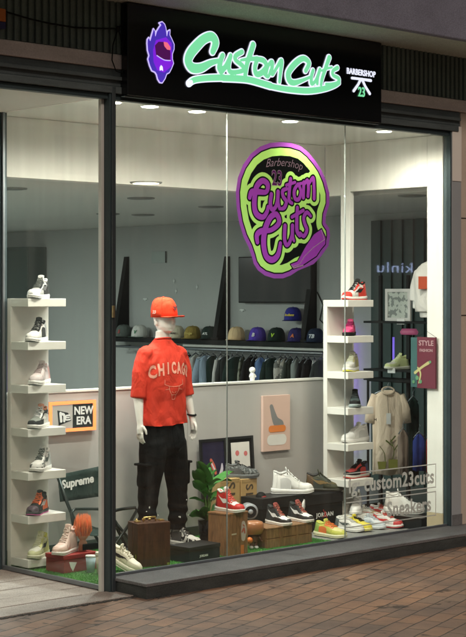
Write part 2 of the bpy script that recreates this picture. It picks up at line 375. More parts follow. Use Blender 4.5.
# ---- pillar, door-side wall to the right
o = bx('corner_pillar', beige, (3.655, 4.9, -.03, .12, GZ, ZT+.20), bevel=.006); struct(o)
o = bx('pillar_jamb', beige, (3.785, 3.90, -.045, -.031, GZ, 1.70), bevel=.004); struct(o)
MB().box(3.66, 4.8, -.0345, -.0305, 1.705, 1.712).box(3.66, 4.8, -.0345, -.0305, 2.50, 2.507).build('pillar_joint', dirtm); struct(bpy.data.objects['pillar_joint'])
lk = thing('lock_box', 'small grey metal lock plate with a keyhole on the beige pillar', 'lock', (3.80, -.047, 1.74))
bx('plate', steel, (-.05, .09, -.02, .0, -.07, .09), lk, .004)
MB().box(-.008, .008, -.0225, -.0205, -.02, .02).prism(disc_pts(0, .018, .013), .0, .002, Matrix.Translation((0, -.0205, 0)) @ Matrix.Rotation(R(90), 4, 'X')).build('keyhole', black, lk)

# ---- metal frame posts
t = thing('corner_post', 'dark metal corner post of the shop window with a thin silver edge', 'post', (0, 0, 0))
bx('post', frame_m, (-.015, .032, -.045, .035, -.10, ZT+.08), t, .004)
bx('front_trim', mat('frame_blue_grey', (.10, .125, .14), .35, .7), (-.004, .027, -.058, -.047, -.10, ZT+.08), t, .003)
bx('silver_edge', mat('pale_edge', (.62, .64, .60), .4, .2), (-.040, -.017, .012, .045, -.095, ZT), t, .002)
bx('latch', mat('brass_latch', (.45, .36, .2), .35, .8), (-.012, .006, -.075, -.06, 1.72, 1.80), t, .003)
t = thing('door_post', 'grey metal post at the inner left end of the side window', 'post', (0, 1.19, 0))
bx('post', frame_m, (-.05, .03, .0, .07, -.10, 3.18), t, .004)
bx('silver_edge', steel, (-.02, .0, -.02, -.002, -.10, 3.18), t, .002)
t = thing('window_end_post', 'tall grey metal post closing the window beside the beige pillar', 'post', (3.56, 0, 0))
bx('post', mat('end_post_paint', (.42, .46, .49), .45, .25, var=.1, scale=3), (-.035, .09, -.04, .03, .0, ZT+.085), t, .004)
bx('head_plate', white_p, (-.03, .085, -.046, -.041, 2.80, ZT+.08), t, .002)
bx('dark_strip', frame_m, (-.052, -.037, -.042, .03, .0, ZT+.085), t, .002)
bx('foot', stepstone, (-.03, .094, -.047, -.041, .001, .09), t, .002)
# window frame rails
o = thing('window_head_frame', 'thin dark frame strip along the top of the front window', 'frame', (0, 0, ZT))
bx('frame_strip', frame_m, (.034, 3.505, -.03, .03, 0, .035), o, .003)
bx('upper_strip', rail_m, (-3.2, 3.6, -.055, .04, .038, .083), o, .004)
bx('left_strip', frame_m, (-3.2, -.017, -.03, .03, -.0, .035), o, .003)
wn = thing('shop_window', 'large front shop window of three glass sheets with the round logo and grey lettering on it', 'window', (0, 0, 0))
bx('sill_frame', steel, (.034, 3.505, -.012, .012, .002, .018), wn, .002)
sw = thing('side_window', 'narrow side window facing the entrance paving left of the dark corner post', 'window', (0, 0, 0))
bx('sill_frame', steel, (-.02, .004, .05, 1.18, -.09, -.06), sw, .003)
seams = [.034, at(227, 298, Y=0).x, at(345, 298, Y=0).x, 3.505]
names = ['left glass sheet in front of the mannequin', 'middle glass sheet carrying the round logo', 'right glass sheet with the grey lettering']
for i in range(3):
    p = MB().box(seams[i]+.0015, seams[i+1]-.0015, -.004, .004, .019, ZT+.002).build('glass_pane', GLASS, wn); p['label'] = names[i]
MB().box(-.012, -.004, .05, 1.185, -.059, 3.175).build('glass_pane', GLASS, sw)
for i in (1, 2):
    MB().box(seams[i]-.0012, seams[i]+.0012, -.0055, .0055, .019, ZT).build('glass_joint', mat('silicone', (.30, .33, .32), .3), wn)

# ================================================================ SHOP SIGN
sg = thing('shop_sign', 'black illuminated shop sign reading Custom Cuts in mint green with a purple flame emblem', 'sign', (0, 0, 0))
sx0 = at(127.5, 50, Y=-.12).x; sx1 = at(381.5, 80, Y=-.12).x
bx('panel', mat('sign_black', (.006, .007, .008), .16, var=.05), (sx0, sx1, -.12, -.056, 3.19, 3.805), sg, .004)
bx('sign_edge', frame_m, (sx0-.006, sx1+.004, -.1, -.056, 3.183, 3.188), sg, .001)
mint = emis('mint_glow', (.20, .74, .37), 1.0); wht = emis('white_glow', (.78, .80, .95), 1.1)
vio = emis('violet_glow', (.26, .02, .85), .8); blu = emis('indigo_glow', (.09, .04, .60), .7); lil = emis('lilac_glow', (.6, .5, .95), 1.0)
mar = emis('maroon_glow', (.13, .01, .15), .5); pnk = emis('pink_glow', (.95, .16, .25), .9)
SY = -.1225
MS = Matrix.Translation((0, SY, 0)) @ Matrix.Rotation(R(90), 4, 'X')
def sp(u, v): p = at(u, v, Y=SY); return (p.x, p.z)
KR = .0079
def cropstroke(D, ox, oy, s, pts, rs=1., curve=True):
    D.stroke([sp(ox+u/s, oy+v/s)+(r/s*KR*rs,) for u, v, r in pts], curve)
x0, z0 = sp(180, 90); x1, z1 = sp(346, 20)
D = Draw(x0-.05, x1+.05, 3.2, 3.8, .004)
A = (180, 25, 9.32); B = (220, 35, 9.32); Cc = (265, 40, 5.825)
cropstroke(D, *A, [(298,250,26),(325,165,36),(290,110,38),(220,130,38),(150,195,42),(90,270,42),(70,340,38),(110,400,40),(190,400,36),(280,355,26),(350,335,20)])
cropstroke(D, *A, [(388,290,24),(368,350,26),(365,410,28),(410,400,24),(450,330,24),(466,285,20)])
cropstroke(D, *B, [(20,190,22),(-5,270,22),(0,345,22),(30,330,14)])
cropstroke(D, *B, [(198,158,22),(140,195,22),(140,235,20),(200,285,22),(215,325,20),(160,345,20),(90,345,22),(75,290,20),(95,195,18)])
cropstroke(D, *B, [(303,92,27),(275,180,27),(245,270,24),(228,375,22)])
cropstroke(D, *B, [(190,235,12),(260,225,18),(340,222,22)], curve=False)
cropstroke(D, *B, [(340,225,22),(400,240,24),(425,290,22),(385,350,26),(335,365,26),(318,310,22),(335,240,22)])
cropstroke(D, *B, [(400,350,22),(440,390,16),(466,330,16)])
cropstroke(D, *Cc, [(2,205,9),(15,150,10),(37,130,14),(35,180,12),(40,200,11),(65,160,10),(92,122,14),(86,190,12),(80,245,10)])
cropstroke(D, *Cc, [(233,180,13),(252,135,15),(220,108,16),(175,135,18),(133,190,18),(138,235,18),(165,250,16),(215,235,11),(262,215,8)])
cropstroke(D, *Cc, [(276,178,12),(266,215,12),(268,255,12),(292,235,10),(316,172,11),(304,215,10),(300,255,10)])
cropstroke(D, *Cc, [(370,103,15),(350,160,13),(330,220,12),(322,262,10)])
cropstroke(D, *Cc, [(325,180,6),(350,168,8),(385,160,7)], curve=False)
cropstroke(D, *Cc, [(418,162,13),(392,180,11),(392,205,11),(425,225,12),(420,250,12),(385,258,10),(352,258,9)])
cropstroke(D, *A, [(80,545,22),(130,512,24),(250,495,26),(400,490,27)])
cropstroke(D, *B, [(25,402,27),(130,405,28),(250,415,28),(350,440,28),(466,475,28)])
cropstroke(D, *Cc, [(0,262,15),(70,278,15),(150,290,16),(250,296,17),(340,284,16),(400,265,14),(428,250,11)])
D.grow(.007).into(mb := MB(), MS, .006, .006); mb.build('lettering_border', wht, sg)
D.grow(-.001).into(mb := MB(), MS, .0085, .002); mb.build('lettering', mint, sg)
# white brush end of the underline
D2 = Draw(*sorted((sp(184, 85)[0], sp(192, 85)[0])), sp(188, 90)[1], sp(188, 78)[1], .003); cropstroke(D2, *A, [(75,545,20),(95,535,20)], curve=False)
D2.into(mb := MB(), MS, .0105); mb.build('underline_tip', wht, sg)
# flame emblem
e_ = (140, 15, 8.49)
def ep(L): return [sp(140+u/8.49, 15+v/8.49) for u, v in L]
out = ep([(160,68),(185,60),(205,80),(215,110),(220,150),(224,180),(232,140),(250,128),(248,170),(265,205),(285,250),(284,290),(270,330),(270,375),(280,410),(262,455),(245,488),(222,500),(208,540),(185,575),(165,572),(148,545),(138,505),(125,485),(98,472),(80,430),(65,375),(75,345),(62,300),(58,240),(60,210),(72,192),(82,220),(95,175),(112,118),(124,140),(126,180),(138,140),(160,105),(175,85)])
xs_ = [p[0] for p in out]; zs_ = [p[1] for p in out]
E = Draw(min(xs_)-.03, max(xs_)+.03, min(zs_)-.03, max(zs_)+.03, .003).poly(out)
E.grow(.006).into(mb := MB(), MS, .004, .004); mb.build('emblem_border', lil, sg)
E.grow(-.002).into(mb := MB(), MS, .0055); mb.build('emblem_body', blu, sg)
def part(L, nm, m, z):
    Q = E.blank().poly(ep(L)).both(E.grow(-.004)); Q.into(mb := MB(), MS, z); mb.build(nm, m, sg)
part([(130,215),(215,190),(262,240),(262,300),(280,420),(200,490),(140,470),(110,400),(105,300)], 'emblem_face', vio, .007)
part([(120,260),(150,228),(200,230),(245,270),(252,330),(250,385),(180,375),(130,345)], 'emblem_visor', mar, .0085)
part([(192,228),(225,235),(252,275),(250,300),(222,295),(198,265)], 'emblem_visor_glint', pnk, .010)
part([(172,425),(186,440),(190,478),(175,468),(160,475),(160,445)], 'emblem_nose', wht, .0085)
Q = E.blank(); Q.stroke([sp(140+u/8.49, 15+v/8.49)+(.0035,) for u, v in ((135,345),(170,368),(205,385),(250,388))]); Q.into(mb := MB(), MS, .0105); mb.build('emblem_mouth', lil, sg)
# barbershop mark on the right of the sign
bb = sp(361, 73); mb = MB().text('BARBERSHOP', .078, MS @ Matrix.Translation((bb[0], bb[1]+.0, .002)) @ Matrix.Diagonal((.66, .8, 1, 1)), .002, .02, 0, 1.05); mb.build('small_lettering', wht, sg)
q = (340, 60, 7.77)
Q = Draw(sp(345, 80)[0], sp(378, 80)[0], sp(360, 100)[1], sp(360, 70)[1], .003)
for L in ([(92,140,10),(160,148,9),(238,160,11)], [(160,150,11),(140,190,10),(105,240,11)], [(170,150,11),(195,205,10),(230,262,11)]):
    cropstroke(Q, *q, L, curve=False)
Q.into(mb := MB(), MS, .004, .004); mb.build('small_mark', wht, sg)
bb = sp(361.3, 92.5); MB().text('23', .1, MS @ Matrix.Translation((bb[0], bb[1], .004)) @ Matrix.Diagonal((.8, 1, 1, 1)), .002, .02).build('small_number', mint, sg)
# cable hanging on the cladding, small orange and blue sign at the left edge
cb = [at(u, v, Y=-.08) for u, v in ((-6, 8), (10, 13), (30, 19), (50, 23.5), (75, 27.5), (100, 28.5), (117, 28.5), (126, 22))]
t = thing('cable', 'thin black cable sagging across the ribbed cladding beside the sign', 'cable')
MB().tube(cb, .006, 6).build('wire', black, t, True)
MB().tube([at(u, v, Y=-.075) for u, v in ((118, 28), (113, 45), (112, 60), (116, 71), (122, 73), (125, 66), (123, 50), (120, 35), (118, 28))], .004, 6).build('loop', black, t, True)
MB().ball(at(118, 29, Y=-.08), .018, .014, .02, 8).build('knot', black, t, True)
a = at(-14, 26, Y=-.1); b = at(6, 9, Y=-.1); m_ = at(0, 21, Y=-.1).z
t = thing('small_sign', 'small orange and dark blue plate fixed on the cladding at the top left', 'sign')
bx('orange_field', mat('orange_plate', (.55, .16, .03), .5), (a.x, b.x, -.1, -.056, m_, b.z), t)
bx('blue_field', mat('navy_plate', (.03, .03, .12), .5), (a.x, b.x, -.1, -.056, a.z, m_-.002), t)

# ================================================================ DISPLAY BOX
grass = mat('grass_base', (.05, .16, .03), .9, var=.3, scale=30, bump=.5, bscale=300)
GX1 = 2.6; FZ = -.08; PY = 1.36
o = bx('display_floor', mat('display_floor_grey', (.26, .26, .25), .5, var=.06), (.0, 3.62, .03, 1.5, -.12, FZ), None, 0); struct(o)
o = MB().box(.008, GX1, .05, PY-.012, FZ+.001, FZ+.006).build('turf_mat', grass); tag(o, 'bright green artificial turf mat covering the display floor', 'turf mat')
rng = np.random.default_rng(5); N = 34000
bx_ = rng.uniform(.012, GX1-.004, N); by_ = rng.uniform(.055, 1.34, N); ang = rng.uniform(0, 6.28, N); h = rng.uniform(.007, .016, N); w = .0016
V = np.zeros((N*3, 3)); ca = np.cos(ang)*w; sa = np.sin(ang)*w; lx = rng.normal(0, .004, N); ly = rng.normal(0, .004, N)
V[0::3] = np.c_[bx_-ca, by_-sa, np.full(N, FZ+.006)]; V[1::3] = np.c_[bx_+ca, by_+sa, np.full(N, FZ+.006)]; V[2::3] = np.c_[bx_+lx, by_+ly, FZ+.006+h]
me = bpy.data.meshes.new('grass'); me.from_pydata(V.tolist(), [], np.arange(N*3).reshape(N, 3).tolist()); me.materials.append(mat('grass_blades', (.09, .36, .07), .7, var=.4, scale=40))
o = bpy.data.objects.new('artificial_grass', me); C.objects.link(o); tag(o, 'short green plastic grass blades of the display floor', 'artificial grass', kind='stuff')
o = bx('back_partition', grey_w, (-.35, 3.5, PY, PY+.07, -.1, 1.135)); tag(o, 'half-height grey partition behind the mannequin and the sneakers', 'partition wall')
o.modifiers[0].width = .004
bx('cap_strip', white_p, (-.35, 3.5, PY-.008, PY+.08, 1.137, 1.155), o, .002); bx('skirting', mat('skirting_dark', (.05, .065, .06), .5), (-.35, 3.5, PY-.016, PY-.002, FZ+.0, FZ+.085), o, .002)
bx('panel_joint', mat('joint_grey', (.25, .24, .23), .6), (1.905, 1.907, PY-.001, PY+.0005, FZ+.09, 1.135), o, 0)
o = bx('bulkhead', white_p, (-.6, 3.505, PY, 1.5, 2.735, 3.18)); struct(o)
o = bx('display_ceiling', white_p, (.0, 3.62, .09, 1.5, 3.182, 3.22)); struct(o)
o = bx('header_inner_face', white_p, (.035, 3.5, .045, .089, ZT+.04, 3.23)); struct(o)
# right portal: two posts and a beam
t = thing('portal_frame', 'white painted portal frame closing the right side of the display', 'portal frame', (3.515, 0, 0))
bx('near_post', white_p, (-.012, .04, .035, .20, .095, 3.18), t, .003)
bx('far_post', white_p, (-.012, .04, 1.062, 1.17, FZ+.001, 3.18), t, .003)
bx('beam', white_p, (-.011, .039, .202, 1.06, 2.765, 3.18), t, .003); bx('beam_end', white_p, (-.011, .039, 1.172, PY-.002, 2.735, 3.18), t, .003)
bx('post_base', mat('tan_base', (.48, .40, .26), .6), (-.014, .042, .033, .202, FZ+.001, .094), t, .003)
# ceiling spots just inside the glass
spot_on = emis('spot_disc', (1, .93, .78), 30)
def spot(x, y, w, lab, z=3.18, size=60, col=(1, .93, .80)):
    t = thing('ceiling_spot', lab, 'ceiling spot', (x, y, z), 0, 'ceiling spots of the display')
    MB().rings([(0, 0, -.006, .068, .068), (0, 0, -.001, .072, .072)], 20).build('housing', white_p, t)
    MB().prism(disc_pts(0, 0, .058), -.009, -.0075).build('lens', spot_on, t)
    ld = bpy.data.lights.new('spot_light', 'SPOT'); ld.energy = w; ld.spot_size = R(172); ld.spot_blend = .6; ld.shadow_soft_size = .05; ld.color = col
    lo = bpy.data.objects.new('spot_light', ld); C.objects.link(lo); lo.parent = t; lo.location = (0, 0, -.05)
for u, lab in ((84, 'glowing ceiling spot above the left shelf tower'), (150, 'glowing ceiling spot above the mannequin'), (197, 'glowing ceiling spot right of the mannequin'), (290, 'glowing ceiling spot above the round logo'), (384, 'glowing ceiling spot near the right portal')):
    xx = at(u, 120, Y=.17).x; spot(max(xx, .18), .17, 68, lab)

# ================================================================ SHOP ROOM BEHIND
RX = 5.95
o = bx('room_floor', mat('room_floor_dark', (.10, .11, .10), .4, var=.1), (-4, RX+.1, 1.502, 10, -.12, FZ), None, 0); struct(o)
o = bx('room_ceiling', room_c, (-4, RX+.1, 1.502, 10, 2.736, 2.80), None, 0); struct(o)
o = bx('room_ceiling_front', room_c, (3.63, RX+.1, .205, 1.50, 2.736, 2.80), None, 0); struct(o)
o = bx('room_floor_front', MATS['room_floor_dark'], (3.63, RX+.1, .205, 1.50, -.12, FZ), None, 0); struct(o)
o = bx('room_side_wall', room_w, (RX, RX+.1, .205, 10, .0, 2.734), None, 0); struct(o)
o = bx('room_back_wall', room_w, (-4, RX, 10, 10.1, .0, 2.734), None, 0); struct(o)
o = bx('room_left_wall', room_w, (-4.1, -4, 2.2, 10, .0, 2.734), None, 0); struct(o)
o = bx('room_front_wall', room_w, (3.66, RX+.1, .125, .2, .0, 2.734), None, 0); struct(o)
# entrance side: a closed glass door set back, a wall beyond
t = thing('entrance_door', 'glass entrance door in a dark metal frame set back from the window', 'door', (-1.3, 1.2, GZ))
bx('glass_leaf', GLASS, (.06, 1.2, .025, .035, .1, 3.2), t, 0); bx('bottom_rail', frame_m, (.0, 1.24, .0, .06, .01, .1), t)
bx('hinge_stile', frame_m, (.0, .06, .0, .06, .102, 3.26), t); bx('handle', steel, (1.1, 1.13, -.06, -.03, .9, 1.4), t)
o = bx('entrance_left_wall', beige, (-3.2, -1.35, .0, 1.2, GZ, 3.17)); struct(o)

def areal(nm, loc, sx, sy, w, col, rot=(0, 0, 0)):
    ld = bpy.data.lights.new(nm, 'AREA'); ld.shape = 'RECTANGLE'; ld.size = sx; ld.size_y = sy; ld.energy = w; ld.color = col
    lo = bpy.data.objects.new(nm, ld); C.objects.link(lo); lo.location = loc; lo.rotation_euler = rot; return lo
def disc_light(x, y, lab, on, w=0):
    t = thing('ceiling_light', lab, 'ceiling light', (x, y, 2.735), 0, 'round ceiling lights of the shop room')
    MB().rings([(0, 0, -.01, .12, .12), (0, 0, -.001, .125, .125)], 28).build('ring', mat('fitting_grey', (.22, .23, .22), .5), t)
    MB().prism(disc_pts(0, 0, .1, 28), -.013, -.0115).build('diffuser', emis('disc_on', (1, .86, .5), 9) if on else mat('diffuser_off', (.16, .17, .16), .5), t)
    if w:
        ld = bpy.data.lights.new('added_room_light', 'AREA'); ld.shape = 'DISK'; ld.size = .19; ld.energy = w; ld.color = (.93, 1, .95)
        lo = bpy.data.objects.new('added_room_light', ld); C.objects.link(lo); lo.parent = t; lo.location = (0, 0, -.015)
dl = [(146, 184, 'added glowing disc standing for a reflected lamp above the mannequin', 1, 55), (141, 199.5, 'unlit round ceiling light just below the glowing disc', 0, 0), (143, 216, 'unlit round ceiling light farthest back above the left black fin', 0, 0), (211, 208, 'unlit round ceiling light right of the glowing disc', 0, 0), (108, 215, 'unlit round ceiling light beside the corner post', 0, 0), (12, 190, 'unlit round ceiling light above the dark cabinet', 0, 0), (412, 197, 'unlit round ceiling light seen through the right portal', 0, 0)]  # the glowing disc is a reflection in the glass, built as an added lamp
for x, y, w, lab in ((-.6, 3.6, 185, 'added unseen ceiling light in the room behind the entrance door'), (1.2, 5.6, 185, 'added unseen ceiling light deep in the left part of the room'), (-.5, 7.6, 140, 'added unseen ceiling light in the far left corner of the room'), (2.2, 8.6, 60, 'added unseen ceiling light by the far wall of the room')):  # unseen lamps added to brighten the shop room
    disc_light(x, y, lab, 1, w)
for u, v, lab, on, w in dl:
    p = at(u, v, Z=2.72); disc_light(p.x, p.y, lab, on, w)
# ================================================================ BUILDERS OF THE GOODS
def lm(c, r=.5, **k): return colmat(c, r, 'leather', **k)
def shoe(label, loc, heading, L=.30, high=0., up=(.7,.7,.68), sole=(.75,.74,.7), out=None, toe=None, toecap=None, heel=None, swoosh=None, lace=(.7,.7,.68), collar=None, tongue=None, strap=None, group=None, speck=None, chunky=1., pitch=0):
    """high 0 = low cut, 1 = high top"""
    t = thing('sneaker', label, 'sneaker', loc, R(heading), group)
    if pitch: t.rotation_euler.y = R(pitch)
    k = L/.30; sh = .024*chunky
    def w(s):   # half width
        P = [(0, .020), (.06, .031), (.18, .036), (.42, .034), (.62, .044), (.75, .048), (.88, .042), (.96, .028), (1, .012)]
        for (a, b), (c, d) in zip(P[:-1], P[1:]):
            if s <= c: u = (s-a)/(c-a); u = u*u*(3-2*u); return (b+(d-b)*u)*k
        return .012*k
    def base(s): return k*(sh+.008*chunky*(1-min(1, s/.5))+ .006*max(0, s-.8)/.2)
    hh = .078+.066*high
    def h(s):
        P = [(0, hh*.96), (.1, hh), (.2, hh*.93), (.36, hh*1.0), (.40, hh*1.03), (.445, hh*.92), (.53, .078+.020*high), (.64, .060+.006*high), (.76, .050), (.88, .044), (.96, .032), (1, .012)]
        for (a, b), (c, d) in zip(P[:-1], P[1:]):
            if s <= c: return k*(b+(d-b)*(s-a)/(c-a))
        return .012*k
    x0 = -L*.42
    def P(s, f, off=0.):
        """s along 0 heel..1 toe; f across -1..1 over the top"""
        a = f*math.pi/2; W_ = w(s); H = h(s); n = .62 if s > .5 else .5
        narrow = 1-(.30+.12*high)*max(0, 1-abs(s-.24)/.3)*(math.cos(a)**.8 if abs(f) < 1 else 0)
        sy = math.copysign(abs(math.sin(a))**.72, f)*W_*narrow; cz = (math.cos(a)**n if abs(f) < 1 else 0)
        z = base(s)-.004+H*cz
        x = x0+L*s - .012*k*(1-min(1, s/.12))*cz*-1 + (.006*math.sin(cz*3)*k if s < .1 else 0)
        o = Vector((0, sy, (z-base(s))*1.)); o = o.normalized() if o.length > 1e-6 else Vector((0, 0, 1))
        return Vector((x, sy, z))+o*off
    def patch(s0, s1, f0, f1, off, ns=10, nf=8, sf=None):
        mb = MB(); V = []
        for i in range(ns+1):
            for j in range(nf+1):
                s_ = s0+(s1-s0)*i/ns; a0, a1 = (f0, f1) if sf is None else sf(i/ns)
                V.append(P(max(0, min(1, s_)), a0+(a1-a0)*j/nf, off))
        mb.add(V, [(i*(nf+1)+j, i*(nf+1)+j+1, (i+1)*(nf+1)+j+1, (i+1)*(nf+1)+j) for i in range(ns) for j in range(nf)]); return mb
    um = lm(up, .55, bump=.15, bscale=120) if speck is None else speck
    m = MB(); ns = 26; nf = 18
    m.loft([[P(i/ns, -1+2*j/nf) for j in range(nf+1)] for i in range(ns+1)], True, closed=True)
    m.build('upper', um, t, True)
    # sole
    def soleband(z0, z1, g): 
        rg = []
        def outl(z, gr):
            r = []
            for i in range(29): s = i/28; r.append((x0+L*s+(gr if i == 28 else (-gr if i == 0 else 0)), w(s)+gr, z(s)))
            for i in range(28, -1, -1): s = i/28; r.append((x0+L*s+(gr if i == 28 else (-gr if i == 0 else 0)), -w(s)-gr, z(s)))
            return r
        return MB().loft([outl(lambda s: z0(s), g*.6), outl(lambda s: z0(s)+(z1(s)-z0(s))*.35, g*1.25), outl(lambda s: z0(s)+(z1(s)-z0(s))*.8, g), outl(z1, g*.4)])
    zt = lambda s: .010*k*max(0, (s-.8)/.2)**2
    so = soleband(lambda s: zt(s)+.007*k, lambda s: base(s)+.002, .0045*k).build('midsole', lm(sole, .5), t, True)
    soleband(lambda s: zt(s), lambda s: zt(s)+.0068*k, .004*k).build('outsole', lm(out or tuple(c*.8 for c in sole), .6), t, False)
    # dark opening and padded collar
    ring = []; top = []
    for i in range(20):
        a = 2*math.pi*i/20; s_ = .195+.165*math.cos(a); f_ = math.sin(a)*.34
        ring.append(P(s_, f_, .001)); 
    mb = MB().tube(ring+[ring[0]], .0085*k, 8); mb.build('collar', lm(collar or up, .8), t, True)
    cx = sum((p for p in ring), Vector())/20
    MB().add([cx+Vector((0, 0, -.006))]+[p+Vector((0, 0, .001)) for p in ring], [(0, i+1, (i+1) % 20+1) for i in range(20)]).build('opening', lm((.02, .02, .02), .9), t)
    if toe: patch(.62, .93, -.52, .52, .0012, sf=lambda u: (-.62+.1*u, .62-.1*u)).build('toe_box', lm(toe, .55), t, True)
    if toecap:
        patch(.80, .995, -1, 1, .002, 8, 16).build('toe_cap', lm(toecap, .5), t, True)
    if heel:
        patch(.0, .20, -1, 1, .002, 6, 20, sf=lambda u: (-1, 1)).build('heel_counter', lm(heel, .5), t, True)
    for sgn in (-1, 1):
        patch(.13, .46, .72*sgn, 1.*sgn, .0012, 8, 3, sf=lambda u: ((.80-.10*math.sin(u*3.14))*sgn, 1.0*sgn)).build('quarter_overlay', lm(tuple(c*.86 for c in (strap or up)), .5), t, True)
    sm2 = MB()
    for s_, f0, f1 in ((.635, -.95, .95), (.11, .35, 1), (.11, -1, -.35)): sm2.tube([P(s_+.02*math.sin(3.14*i/8), f0+(f1-f0)*i/8, .0012) for i in range(9)], .0011*k, 4)
    if high > .3:
        for sgn in (-1, 1): sm2.tube([P(.05+.30*i/8, (.62-.12*math.sin(3.14*i/8))*sgn, .0014) for i in range(9)], .0013*k, 4)
    sm2.build('seams', lm(tuple(c*.55 for c in up), .7), t)
    # eyestay both sides
    for sgn in (-1, 1):
        patch(.36, .68, .26*sgn, .62*sgn, .002, 8, 4, sf=lambda u: ((.24+.06*u)*sgn, (.66-.2*u)*sgn)).build('eyestay', lm(strap or tuple(min(1, c*1.02) for c in up), .5), t, True)
    if swoosh:
        for sgn in (-1, 1):
            V = []; n = 16
            for i in range(n+1):
                u = i/n; s_ = .14+.50*u; mid = .66+.22*math.sin(min(1, u*1.15)*math.pi*.95)-.10*u*0
                hw = .012+.085*math.sin(math.pi*min(1, u*.98+.02))**1.2*(.35+.65*u)
                V += [P(s_, (mid-hw)*sgn, .0035), P(s_, min(.99, mid+hw)*sgn, .0035)]
            MB().add(V, [(2*i, 2*i+1, 2*i+3, 2*i+2) for i in range(n)]).build('side_stripe', lm(swoosh, .4), t, True)
    lc = MB()
    for i in range(6):
        s_ = .40+.052*i; f_ = .30
        lc.tube([P(s_+(.012 if j % 2 else 0)*0, -f_+2*f_*j/6, .005*k) for j in range(7)], .0032*k, 6)
        if i < 5: lc.tube([P(s_+.052*j/4, f_*(1-2*j/4)*(1 if i % 2 else -1), .007*k) for j in range(5)], .0028*k, 6)
    lc.tube([P(.41, .05, .008), P(.40, .25, .018), P(.44, .38, .012), P(.47, .30, .006)], .0026*k, 5)
    lc.tube([P(.41, -.05, .008), P(.39, -.28, .018), P(.45, -.40, .010)], .0026*k, 5)
    lc.build('laces', lm(lace, .8), t, True)
    tn = MB(); pts = []
    c = P(.375, 0)
    rr = [[c+Vector((-.012*k*u+.004, (-.024+.048*j/8)*k, (-.014+.048*u)*k-.006*((j-4)/4)**2)) for j in range(9)] for u in (0, .35, .7, 1)]
    tn.loft(rr, False, closed=False).build('tongue', lm(tongue or up, .75), t, True, solid=.006)
    return t
def cap(label, loc, heading, col, brim=None, logo=None, logocol=(.7,.7,.7), scale=1., group='baseball caps on the black wall shelf', tilt=0, patch=None, cat='cap'):
    t = thing('baseball_cap', label, cat, loc, R(heading), group); t.scale = (scale,)*3; t.rotation_euler.y = R(tilt)
    # front is +X
    m = MB(); rg = []
    for i in range(9):
        a = i/8*math.pi/2; rg.append((.0-.008*math.sin(a), 0, .135*math.sin(a)**.85, .098*max(.02, math.cos(a)**.55), .084*max(.02, math.cos(a)**.55)))
    cm = colmat(col, .85, 'cloth', bump=.1, bscale=200)
    m.rings(rg, 28).build('crown', cm, t, True)
    V = []; n = 16
    for j in range(7):
        for i in range(n+1):
            a = (-1+2*i/n)*1.25; r = j/6
            x = .09*math.cos(a)+r*(.078*math.cos(a*.62)); y = .081*math.sin(a)*(1-.0*r)
            V.append((x, y, .008+.006*r-.012*(abs(math.sin(a))**2)*r))
    MB().add(V, [(j*(n+1)+i, j*(n+1)+i+1, (j+1)*(n+1)+i+1, (j+1)*(n+1)+i) for j in range(6) for i in range(n)]).build('brim', colmat(brim or col, .8, 'cloth', bump=.1, bscale=200), t, True, solid=.004)
    MB().ball((-.008, 0, .136), .008, .008, .005, 6).build('button', cm, t, True)
    sm = MB()
    for q in range(3):
        a = q*math.pi/3+.0; pts = []
        for i in range(17):
            b = math.pi*i/16; sx = math.cos(b); zz = .1355*math.sin(b)**.85 if math.sin(b) > 0 else 0; rr_ = abs(math.sin(math.pi/2-b))
            th = math.asin(min(1, math.sin(b))); rad = max(.02, math.cos(th)**.55)
            s_ = 1 if sx >= 0 else -1
            pts.append((s_*.0985*rad*math.cos(a)-.008*math.sin(th), s_*.0845*rad*math.sin(a), zz))
        sm.tube(pts, .0011, 4)
    sm.build('seams', colmat(tuple(c*.8 for c in col), .9, 'cloth'), t)
    if patch:
        MB().prism(disc_pts(0, 0, .03, 18, .026), 0, .002, Matrix.Translation((.0955, 0, .062)) @ Matrix.Rotation(R(90), 4, 'Z') @ Matrix.Rotation(R(72), 4, 'X')).build('patch', colmat(patch, .7, 'cloth'), t)
    if logo:
        MB().text(logo, .052 if len(logo) < 3 else .034, Matrix.Translation((.099, 0, .060)) @ Matrix.Rotation(R(90), 4, 'Z') @ Matrix.Rotation(R(72), 4, 'X'), .0015, .03, .15).build('emblem', colmat(logocol, .7, 'cloth'), t)
    return t
def carton(name, label, cat, loc, yaw, L, D, H, col, lid=None, lidh=.25, group=None, m=None):
    t = thing(name, label, cat, loc, R(yaw), group); mm = m or colmat(col, .6, 'card', bump=.05)
    h = H*(1-lidh)
    bx('box_body', mm, (-L/2, L/2, -D/2, D/2, .001, h), t, .002)
    bx('lid', colmat(lid, .6, 'card') if lid else mm, (-L/2-.004, L/2+.004, -D/2-.004, D/2+.004, h+.001, H), t, .003)
    return t
def FR(x, y, z, yaw=0): return Matrix.Translation((x, y, z)) @ Matrix.Rotation(R(yaw), 4, 'Z') @ Matrix.Rotation(R(90), 4, 'X')
